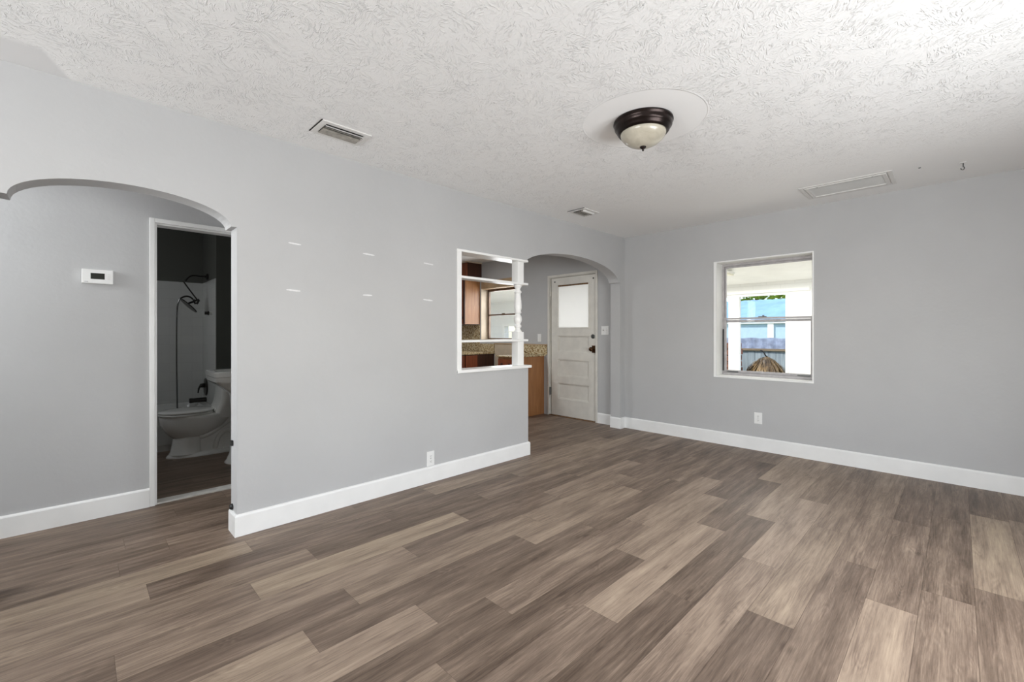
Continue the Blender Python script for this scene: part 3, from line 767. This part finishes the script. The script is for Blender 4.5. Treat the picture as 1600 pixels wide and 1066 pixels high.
# spackle marks on the partition
rows = [((.962, 1.794), (1.040, 1.790), 'upper spackle smear nearest the left arch'), ((1.466, 1.789), (1.556, 1.785), 'middle smear of the upper row of spackle marks'),
        ((1.981, 1.778), (2.073, 1.772), 'upper spackle smear nearest the shelf opening'), ((.950, 1.491), (1.036, 1.487), 'lower spackle smear nearest the left arch'),
        ((1.466, 1.488), (1.537, 1.489), 'middle smear of the lower row of spackle marks'), ((1.975, 1.484), (2.066, 1.478), 'lower spackle smear nearest the shelf opening')]
for (xa, za), (xb, zb), lab in rows:
    n = 12; up, dn = [], []
    for i in range(n + 1):
        u = i / n; x = xa + (xb - xa) * u; z = za + (zb - za) * u; hgt = .0058 * math.sqrt(max(.12, 1 - (2 * u - 1) ** 4)) * random.uniform(.65, 1.1)
        up.append((x, YL - .0009, z + hgt)); dn.append((x, YL - .0009, z - hgt))
    o = MB().poly(up + dn[::-1], (0, .0008, 0)).build('spackle_mark', M['spackle'])
    tag(o, 'white ' + lab + ' on the partition', 'spackle mark', 'spackle smears on the partition wall')

# ------------------------------------------------------------ bathroom
def egg(x0, x1, cy, hw, z, n=40, p_=1.0, back=.75):
    cx = (x0 + x1) / 2; a = (x1 - x0) / 2; out = []
    for i in range(n):
        th = 2 * PI * i / n; c_, s_ = math.cos(th), math.sin(th)
        e = back if c_ > 0 else 1.0
        out.append((cx + a * math.copysign(abs(c_) ** e, c_), cy + hw * math.copysign(abs(s_) ** (.85 if c_ > 0 else 1.0), s_), z))
    return out
def rrect(x0, x1, y0, y1, z, r, n=6):
    out = []
    for cx, cy, a in ((x1 - r, y1 - r, 0), (x0 + r, y1 - r, PI / 2), (x0 + r, y0 + r, PI), (x1 - r, y0 + r, 3 * PI / 2)):
        for i in range(n + 1): th = a + PI / 2 * i / n; out.append((cx + r * math.cos(th), cy + r * math.sin(th), z))
    return out
TC = 5.385
t = thing('toilet', 'white one-piece toilet facing left seen through the bathroom doorway', 'toilet', (.95, TC, 0))
secs = [(.165, .690, .90, .070), (.185, .662, .93, .096), (.205, .640, .965, .120), (.235, .612, 1.02, .145), (.28, .584, 1.09, .168), (.33, .562, 1.13, .182), (.375, .552, 1.14, .189), (.402, .550, 1.14, .190), (.410, .556, 1.135, .184)]
mb = MB(); mb.loft([egg(x0, x1, TC, hw, z) for z, x0, x1, hw in secs]); mb.build('bowl', M['porcelain'], t, smooth=True, angle=1.3)
mb = MB(); mb.loft([egg(x0, x1, TC, hw, z, back=.5) for z, x0, x1, hw in ((0, .606, 1.235, .140), (.010, .606, 1.235, .140), (.022, .616, 1.23, .134), (.036, .630, 1.22, .122))])
mb.loft([egg(x0, .890, TC, hw, z, back=.45) for z, x0, hw in ((.030, .626, .122), (.06, .640, .112), (.12, .652, .108), (.175, .660, .108), (.20, .675, .105))])
mb.loft([rrect(.84, 1.225, TC - h_, TC + h_, z, .03) for z, h_ in ((.030, .082), (.25, .082), (.345, .10))])
mb.build('pedestal', M['porcelain'], t, smooth=True, angle=.9)
# sculpted trapway relief on both flanks
for sd in (-1, 1):
    yf = TC + sd * .084; mb = MB()
    mb.tube(smoothcurve([(.86, yf, .185), (.93, yf, .200), (.99, yf, .232), (1.05, yf, .275), (1.13, yf, .325), (1.20, yf, .345)]), .026, 12)
    mb.tube(smoothcurve([(.995, yf, .050), (1.005, yf, .110), (1.03, yf, .170), (1.08, yf, .215), (1.13, yf, .205), (1.155, yf, .150), (1.160, yf, .05)]), .022, 12)
    mb.build('trapway', M['porcelain'], t, smooth=True)
mb = MB(); mb.loft([egg(.545, .985, TC, .190, .413), egg(.541, .99, TC, .195, .417), egg(.541, .99, TC, .195, .426), egg(.545, .985, TC, .191, .430)]); mb.build('seat', M['porcelain'], t, smooth=True, angle=.8)
mb = MB(); mb.loft([egg(.545, .985, TC, .191, .434), egg(.541, .99, TC, .195, .438), egg(.541, .99, TC, .195, .446), egg(.555, .975, TC, .180, .4555), egg(.62, .92, TC, .12, .459)]); sd = mb.build('seat_lid', M['porcelain'], t, smooth=True, angle=.8)
for s in (-.08, .08): MB().box(.985, 1.015, TC + s - .022, TC + s + .022, .425, .455, bev=.006).build('lid_hinge', M['porcelain'], t)
mb = MB(); mb.loft([rrect(x0, 1.285, TC - h_, TC + h_, z, .05) for z, x0, h_ in ((.36, .985, .165), (.42, .988, .175), (.455, .998, .182), (.50, 1.018, .188), (.56, 1.030, .195), (.62, 1.034, .203), (.672, 1.034, .208))])
mb.build('tank', M['porcelain'], t, smooth=True, angle=.9)
mb = MB(); mb.loft([rrect(x0, 1.290, TC - h_, TC + h_, z, .05) for z, x0, h_ in ((.674, 1.030, .212), (.680, 1.024, .218), (.700, 1.024, .218), (.710, 1.034, .208))])
mb.build('tank_lid', M['porcelain'], t, smooth=True, angle=.9)
mb = MB(); mb.lathe([(.012, 0), (.012, .010), (0, .014)], (1.06, TC - .112, .035), seg=12); mb.build('floor_bolt_cap', M['porcelain'], t)
settle(t)

t = thing('pedestal_sink', 'white pedestal sink at the right edge of the bathroom doorway', 'sink', (1.10, 4.81, 0))
def sk(x0, y0, y1, z, r=.04): return rrect(x0, 1.298, y0, y1, z, r)
mb = MB()
outer = [sk(1.0, 4.70, 4.92, .66), sk(.955, 4.66, 4.965, .705), sk(.885, 4.615, 5.010, .758), sk(.866, 4.600, 5.025, .776), sk(.866, 4.600, 5.025, .812), sk(.858, 4.592, 5.033, .820), sk(.858, 4.592, 5.033, .858), sk(.866, 4.600, 5.025, .866)]
inner = [rrect(.90, 1.20, 4.64, 4.985, .864, .09), rrect(.92, 1.19, 4.66, 4.965, .82, .09), rrect(.97, 1.15, 4.70, 4.92, .745, .08)]
mb.loft(outer + inner); mb.build('basin', M['porcelain'], t, smooth=True, angle=.7)
mb = MB(); mb.lathe([(.125, .0), (.125, .012), (.108, .03), (.085, .09), (.074, .25), (.072, .5), (.085, .62), (.10, .665)], (1.10, 4.81, 0), seg=32); mb.build('pedestal', M['porcelain'], t, smooth=True, angle=.9)
mb = MB(); mb.tube(smoothcurve([(1.24, 4.81, .864), (1.24, 4.81, .93), (1.20, 4.81, .95), (1.14, 4.81, .925)]), .011, 10); mb.build('faucet', M['chrome'], t, smooth=True)
settle(t)

t = thing('bathtub', 'white bathtub along the far bathroom wall behind the toilet', 'bathtub', (.3, 6.1, 0))
tx0, tx1, ty0, ty1 = -.545, XW - .011, YTUB0, YTUB1 - .009
mb = MB()
sec = [rrect(tx0, tx1, ty0 + .02, ty1, 0, .01), rrect(tx0, tx1, ty0 + .02, ty1, .30, .01), rrect(tx0, tx1, ty0 + .012, ty1, .34, .012), rrect(tx0, tx1, ty0, ty1, .385, .015), rrect(tx0, tx1, ty0 + .006, ty1, .40, .02),
       rrect(tx0 + .08, tx1 - .07, ty0 + .07, ty1 - .06, .398, .12), rrect(tx0 + .11, tx1 - .09, ty0 + .09, ty1 - .08, .36, .12), rrect(tx0 + .22, tx1 - .13, ty0 + .13, ty1 - .12, .07, .12)]
mb.loft(sec); mb.build('tub_shell', M['tub'], t, smooth=True, angle=.7)
MB().box(tx0 + .15, tx1 - .15, ty0 + .012, ty0 + .022, .06, .27, bev=.004).build('apron_panel', M['tub'], t)
settle(t)

t = thing('shower_set', 'dark shower arm and hand shower with a long hose on the tiled wall', 'shower', (XW - .01, 6.19, 1.86))
wx = XW - .009
mb = MB(); mb.lathe([(.038, 0), (.036, -.010), (.014, -.016)], (wx, 6.19, 1.875), 'x', 24); mb.build('wall_flange', M['dark_metal'], t, smooth=True, angle=.6)
mb = MB(); mb.tube(smoothcurve([(wx, 6.19, 1.875), (1.02, 6.185, 1.873), (.94, 6.16, 1.872), (.895, 6.13, 1.845), (.860, 6.105, 1.795)]), .010, 10); mb.build('shower_arm', M['dark_metal'], t, smooth=True)
mb = MB(); mb.tube([(.845, 6.10, 1.79), (.905, 6.10, 1.695), (.968, 6.10, 1.598)], .0075, 8); mb.build('extension_rod', M['dark_metal'], t)
mb = MB(); mb.tube([(.975, 6.10, 1.605), (.985, 6.10, 1.585), (.972, 6.10, 1.560), (.962, 6.10, 1.548)], .012, 10)
mb.tube([(.968, 6.10, 1.592), (.93, 6.10, 1.570), (.885, 6.10, 1.548)], .011, 10); mb.tube([(.935, 6.10, 1.600), (.945, 6.10, 1.565), (.955, 6.10, 1.545)], .010, 8)
mb.build('swivel_bracket', M['dark_metal'], t, smooth=True)
mb = MB(); pts = [Vector((.811, 6.10, 1.603)), Vector((.968, 6.10, 1.445))]; dd = (pts[1] - pts[0]).normalized(); nn = Vector((-dd.z, 0, dd.x)); cc = (pts[0] + pts[1]) / 2
hd = MB(); R = .105; rings = []
for off_, rr in ((-.004, R * .96), (0, R), (.006, R), (.012, R * .4)):
    rings.append([cc + nn * off_ + (dd * math.cos(2 * PI * k / 32) + Vector((0, 1, 0)) * math.sin(2 * PI * k / 32)) * rr for k in range(32)])
hd.loft(rings); hd.build('spray_head', M['dark_metal'], t, smooth=True, angle=.6)
mb.tube(smoothcurve([(.815, 6.10, 1.602), (.845, 6.10, 1.622), (.875, 6.10, 1.630), (.905, 6.10, 1.622), (.930, 6.10, 1.600)]), .009, 10); mb.build('handle', M['dark_metal'], t, smooth=True)
mb = MB(); mb.tube(smoothcurve([(.812, 6.10, 1.603), (.797, 6.11, 1.55), (.790, 6.13, 1.45), (.790, 6.16, 1.1), (.797, 6.20, .7), (.803, 6.22, .42), (.806, 6.24, .26)]), .0075, 8); mb.build('hose', M['chrome'], t, smooth=True)
mb = MB(); mb.lathe([(.017, -.026), (.025, -.027), (.025, -.036), (.018, -.038), (.017, -.066), (0, -.068)], (wx, 5.95, 1.440), 'x', 20); mb.build('wall_hook', M['dark_metal'], t, smooth=True, angle=.6)
MB().lathe([(.016, 0), (.016, -.0255)], (wx, 5.95, 1.440), 'x', 20).build('white_spacer', M['porcelain'], t, smooth=True, angle=.6)
settle(t)
t = thing('tub_faucet', 'dark tub spout and round lever valve on the tiled wall behind the toilet', 'faucet', (wx, 6.24, .5))
mb = MB(); mb.lathe([(.105, 0), (.105, -.004), (.095, -.012), (.03, -.018)], (wx, 6.25, .580), 'x', 40); mb.build('escutcheon', M['dark_metal'], t, smooth=True, angle=.5)
mb = MB(); mb.lathe([(.026, -.014), (.024, -.055), (.016, -.062), (0, -.063)], (wx, 6.25, .598), 'x', 20); mb.tube([(wx - .055, 6.25, .598), (wx - .075, 6.235, .565), (wx - .082, 6.23, .515)], [.012, .010, .007], 10); mb.build('lever_handle', M['dark_metal'], t, smooth=True)
mb = MB(); mb.lathe([(.027, 0), (.026, -.03), (.026, -.12), (.030, -.15), (.026, -.165), (0, -.166)], (wx, 6.24, .432), 'x', 20); mb.build('spout', M['dark_metal'], t, smooth=True, angle=.6)
settle(t)

# ------------------------------------------------------------ kitchen
kx0 = 4.40; g = .001
# base cabinet beside the door
t = thing('base_cabinet', 'tan base cabinet end standing left of the back door', 'cabinet', (4.7, 4.6, 0))
MB().box(kx0 + .02, XB - g, 4.395, 4.770, .0, .868, bev=.002).build('body', M['cab_base'], t)
dr = MB().box(kx0, kx0 + .018, 4.41, 4.755, .700, .835, bev=.004).build('drawer', M['cab_red'], t)
for y_ in (4.50, 4.66): MB().lathe([(.006, 0), (.006, -.012), (.013, -.018), (.011, -.026), (0, -.028)], (kx0, y_, .768), 'x', 14).build('knob', M['black'], dr)
MB().box(kx0, kx0 + .018, 4.41, 4.755, .09, .685, bev=.004).build('cabinet_door', M['cab_red'], t)
settle(t)
tag(MB().box(kx0 - .02, XB - g, 4.362, 4.775, .870, .890, bev=.004).build('granite_countertop', M['granite']), 'short granite countertop on the tan base cabinet left of the back door', 'countertop')
bs_ = tag(MB().box(XB - .020, XB - g, 4.330, 4.900, .891, 1.032, bev=.002).build('granite_backsplash', M['granite']), 'granite backsplash strip left of the back door', 'backsplash')
tag(MB().box(XB - .022, XB - .0012, 4.330, 5.50, 1.033, 1.050, bev=.002).build('backsplash_ledge', M['tan_board']), 'thin tan ledge on top of the granite backsplash', 'ledge')
tag(MB().box(XB - .012, XB - g, 4.901, 5.49, .50, 1.032).build('backsplash_board', M['beige']), 'beige board on the kitchen wall between the two base cabinets', 'wall board')
t = thing('base_cabinet', 'dark base cabinet left of the gap under the kitchen window', 'cabinet', (4.7, 6.0, 0))
MB().box(kx0 + .002, XB - g, 5.515, 6.895, .0, .868, bev=.002).build('body', M['cab_dark'], t)
MB().box(kx0 + .002, kx0 + .24, 5.503, 5.5145, .10, .855, bev=.003).build('side_panel', M['cab_red'], t)
MB().box(kx0 - .018, kx0 + .0015, 5.53, 6.00, .10, .855, bev=.003).build('cabinet_door', M['cab_red'], t)
settle(t)
tag(MB().box(kx0 - .03, XB - g, 5.500, 6.895, .870, .900, bev=.004).build('granite_countertop', M['granite']), 'granite countertop on the dark base cabinet', 'countertop')
tag(MB().box(XB - .024, XB - g, 5.500, 6.895, .901, 1.036, bev=.002).build('granite_backsplash', M['granite']), 'granite backsplash seen through the lower shelf bay', 'backsplash')
tag(MB().box(XB - .012, XB - g, 5.885, 6.895, 1.037, 1.36).build('granite_wall_slab', M['granite']), 'dark granite slab on the wall under the upper cabinet', 'backsplash')
# upper cabinet
t = thing('upper_cabinet', 'oak upper cabinet hanging left of the kitchen window', 'cabinet', (4.85, 6.3, 1.37))
MB().box(4.690, XB - g, 5.885, 6.895, 1.370, 2.160, bev=.002).build('body', M['cab'], t)
MB().box(4.672, 4.689, 5.885, 5.93, 1.370, 2.160, bev=.002).build('face_frame', M['cab_dark'], t)
dr = MB().box(4.662, 4.6885, 5.935, 6.40, 1.385, 2.145, bev=.005).build('cabinet_door', M['cab_red'], t)
MB().box(4.660, 4.671, 5.926, 5.934, 1.46, 1.50).build('hinge', M['black'], dr)
settle(t)
t = thing('top_cabinet', 'dark brown box cabinet right under the kitchen ceiling', 'cabinet', (4.86, 6.3, 2.2))
MB().box(4.705, XB - g, 5.84, 6.895, 2.165, 2.420, bev=.002).build('body', M['cab_dark'], t)
MB().box(4.690, 4.7045, 5.845, 6.3, 2.18, 2.410, bev=.003).build('cabinet_door', M['cab_red'], t)
MB().box(4.695, XB - g, 5.83, 6.895, 2.4205, 2.4385).build('crown_strip', M['beige'], t)
settle(t)
# kitchen window
w = thing('window_4', 'brown metal kitchen window with a tan head board seen between the shelves', 'window', (XB, 5.38, 1.1)); w['kind'] = 'structure'
ky0, ky1, kz0, kz1 = 4.90, 5.86, 1.10, 1.99
mb = MB(); e = .001
mb.box(XB + .002, XB + .15, ky1 - .006, ky1 - e, kz0 + e, kz1 - e); mb.box(XB + .002, XB + .15, ky0 + e, ky0 + .006, kz0 + e, kz1 - e)
mb.box(XB + .002, XB + .15, ky0 + .006, ky1 - .006, kz0 + e, kz0 + .008)
mb.build('reveal_lining', M['beige'], w)
MB().box(XB + .002, XB + .15, ky0 + .006, ky1 - .006, kz1 - .008, kz1 - e).build('head_lining', M['tan_board'], w)
MB().box(XB - .014, XB - .0005, ky0 - .05, ky1 - .026, kz1, kz1 + .13, bev=.003).build('head_board', M['tan_board'], w)
mb = MB(); kf = XB + .15
mb.box(kf, kf + .04, ky1 - .040, ky1 - .002, kz0 + .008, kz1 - .008); mb.box(kf, kf + .04, ky0 + .002, ky0 + .040, kz0 + .008, kz1 - .008)
mb.box(kf, kf + .04, ky0 + .04, ky1 - .04, kz1 - .045, kz1 - .008); mb.box(kf, kf + .04, ky0 + .04, ky1 - .04, kz0 + .008, kz0 + .030)
mb.build('outer_frame', M['brown_alu'], w)
mb = MB(); mb.box(kf - .008, kf + .03, ky0 + .04, ky1 - .04, 1.520, 1.545, bev=.002); mb.box(kf - .016, kf - .008, 5.40, 5.47, 1.535, 1.556, bev=.002)
mb.build('meeting_rail', M['brown_alu'], w)
MB().box(kf + .015, kf + .019, ky0 + .035, ky1 - .035, kz0 + .03, kz1 - .045).build('glass_pane', M['pane'], w)
settle(w)

# ------------------------------------------------------------ porch beyond the back wall
XP = 8.0; xi = XB + TB
grid_wall('wall_porch', 'x', XP, .16, -3.0, 10.0, -.1, 2.35, [(1.895, 2.640, .55, 1.858), (2.755, 3.55, .55, 1.858), (6.9, 8.40, .75, 1.40)], M['block'])
mb = MB(); mb.loft([[(xi, y, 2.40), (XP + .5, y, 1.985), (XP + .5, y, 2.05), (xi, y, 2.47)] for y in (-3.0, 10.0)]); struct(mb.build('ceiling_porch', M['porch_paint']), 'sloping white porch ceiling')
struct(MB().box(xi, XP + .16, -3.0, 10.0, -.12, -.02).build('floor_porch', M['concrete']))
struct(MB().box(xi, XP, 10.0, 10.15, -.1, 2.4).build('wall_porch_left', M['porch_paint']))
struct(MB().box(xi, XP, -3.15, -3.0, -.1, 2.4).build('wall_porch_right', M['porch_paint']))
mb = MB()
for a_, b_ in ((1.895, 2.640), (2.755, 3.55)):
    mb.box(XP - .012, XP + .03, a_ - .004, a_ + .030, .55, 1.858); mb.box(XP - .012, XP + .03, b_ - .030, b_ + .004, .55, 1.858)
    mb.box(XP - .012, XP + .03, a_ + .03, b_ - .03, 1.830, 1.862); mb.box(XP - .02, XP + .03, a_ + .03, b_ - .03, .54, .57)
mb.box(XP - .03, XP - .0005, 1.60, 3.7, 1.875, 1.925)
struct(mb.build('trim_8', M['porch_paint']), 'white trim around the porch openings')
mb = MB(); mb.box(XP - .014, XP - .0005, 6.80, 8.47, 1.40, 1.47); mb.box(XP - .014, XP - .0005, 8.40, 8.47, .70, 1.40); mb.box(XP + .02, XP + .05, 6.9, 8.40, 1.245, 1.262); mb.box(XP - .014, XP - .0005, 6.8, 8.4, .69, .75)
struct(mb.build('trim_9', M['porch_paint']), 'white casing of the far porch window')
t = thing('porch_ceiling_light', 'narrow strip light on the white porch ceiling', 'ceiling light', (7.0, 2.45, 2.17))
MB().box(6.55, 7.1, 2.40, 2.47, 2.09, 2.115).build('lens', M['light_lens'], t); MB().box(6.55, 7.1, 2.385, 2.485, 2.1155, 2.135).build('housing', M['porch_paint'], t); settle(t)

# ------------------------------------------------------------ yard
struct(MB().box(XP + .16, 60, -25, 40, -.35, -.30).build('ground', M['ground']))
t = thing('yard_fence', 'grey-blue board fence with a brown rail beyond the porch', 'fence', (12, 4, -.3))
xf = 12.0
for y in [i * .155 for i in range(-14, 62)]:
    pass
mb = MB()
for i in range(-14, 62):
    y = i * .155; mb.box(xf + random.uniform(0, .01), xf + .022, y, y + .150, -.30, .80, bev=.003)
mb.build('fence_boards', M['fence'], t)
MB().box(xf - .04, xf - .0005, -2.2, 9.6, .785, .838, bev=.003).build('rail', M['rail'], t)
mb = MB(); n = 240; top = []
for i in range(n + 1):
    y = -2.2 + i * 11.8 / n; top.append((xf + .035 + .018 * math.sin(i * 1.3), y, 1.098 + .010 * math.sin(i * .7)))
for i in range(n):
    a_, b_ = top[i], top[i + 1]
    mb.poly([(a_[0], a_[1], .55), (b_[0], b_[1], .55), b_, a_], (.006, 0, 0))
mb.build('corrugated_sheet', M['lattice'], t)
settle(t)
# stacked lumber at the left opening
t = thing('lumber_stack', 'stack of weathered red-brown lumber seen at the left edge of the window', 'lumber stack', (11.0, 3.95, -.3))
mb = MB()
for k in range(9): mb.box(10.7 + random.uniform(-.03, .03), 11.3, 3.62 + random.uniform(-.02, .02), 4.45, -.3 + k * .145, -.175 + k * .145, bev=.006)
mb.build('boards', M['brickred'], t); settle(t)
# neighbouring house
t = thing('neighbour_house', 'pale blue house with a low metal roof behind the fence', 'house', (20, 6, -.3))
MB().box(17.0, 24.0, -3, 16, -.3, 1.60).build('wall', M['bluewall'], t)
mb = MB(); mb.box(16.93, 16.995, 4.44, 4.62, -.3, 1.6); mb.build('corner_post', M['porch_paint'], t)
mb = MB(); mb.box(16.90, 16.96, -3.4, 16.4, 1.56, 1.625); mb.build('fascia', M['porch_paint'], t)
mb = MB(); prof_ = []
for i in range(0, 201):
    y = -3.4 + i * 19.8 / 200; prof_.append((y, .012 * math.sin(i * 2.1)))
for i in range(200):
    (ya, ha), (yb, hb) = prof_[i], prof_[i + 1]
    mb.poly([(16.86, ya, 1.64 + ha), (16.86, yb, 1.64 + hb), (20.5, yb, 2.60 + hb), (20.5, ya, 2.60 + ha)], (0, 0, .03))
mb.build('metal_roof', M['blueroof'], t); settle(t)
# tree behind house
def tree(x, y, z0, h, r, label, seed, n=900):
    rng = random.Random(seed); t = thing('shade_tree', label, 'tree', (x, y, -.3))
    MB().tube([(x, y, -.3), (x + .1, y, z0 * .6), (x, y + .1, z0 + h * .4)], [.22, .16, .08], 10).build('trunk', M['raw_wood'], t)
    mb = MB()
    for _ in range(n):
        d_ = Vector((rng.gauss(0, 1), rng.gauss(0, 1), rng.gauss(0, 1))).normalized() * rng.uniform(.55, 1) 
        c_ = Vector((x + d_.x * r, y + d_.y * r, z0 + h / 2 + d_.z * h / 2)); s = rng.uniform(.14, .26)
        u = Vector((rng.gauss(0, 1), rng.gauss(0, 1), rng.gauss(0, .6))).normalized(); v_ = u.cross(Vector((rng.random(), rng.random(), 1))).normalized()
        q = [c_ + u * s, c_ + v_ * s * .45, c_ - u * s, c_ - v_ * s * .45]
        mb.bm.faces.new([mb.bm.verts.new(k) for k in q])
    mb.build('foliage', M['leaf'], t); settle(t)
tree(27.5, 8.0, 2.6, 5.0, 2.4, 'bright green tree rising behind the blue roof', 3, 2600)
tree(28.0, 13.8, 2.2, 4.6, 2.6, 'darker tree to the left behind the blue roof', 4, 1600)
# dry palm clump in front of the fence
t = thing('dry_palm_clump', 'rounded clump of dry brown fronds before the fence', 'plant', (11.35, 3.15, -.3))
mb = MB(); rng = random.Random(9)
for k in range(420):
    a_ = rng.uniform(0, 2 * PI); ph = rng.uniform(.05, 1.0); rr = .33
    top_ = Vector((11.35 + .30 * math.cos(a_) * ph * .9, 3.13 + .30 * math.sin(a_) * ph, .66 - .20 * ph * ph + rng.uniform(-.04, .02)))
    end_ = Vector((11.35 + .42 * math.cos(a_) * (ph * .5 + .6), 3.13 + .42 * math.sin(a_) * (ph * .5 + .6), rng.uniform(-.1, .3)))
    w_ = Vector((-math.sin(a_), math.cos(a_), 0)) * .016
    m_ = (top_ + end_) / 2 + Vector((math.cos(a_), math.sin(a_), .2)) * .05
    mb.poly([top_ - w_ * .5, top_ + w_ * .5, m_ + w_, end_ + w_ * .3, end_ - w_ * .3, m_ - w_], Vector((math.cos(a_), math.sin(a_), 0)) * .003)
mb.build('fronds', M['palm_dry'], t)
MB().tube(smoothcurve([(11.35, 3.12, -.3), (11.35, 3.12, .3), (11.58, 3.14, .6), (11.57, 3.20, .69), (11.56, 3.24, .78), (11.55, 3.31, .81)]), .016, 8).build('stem', M['dark_metal'], t, smooth=True)
settle(t)
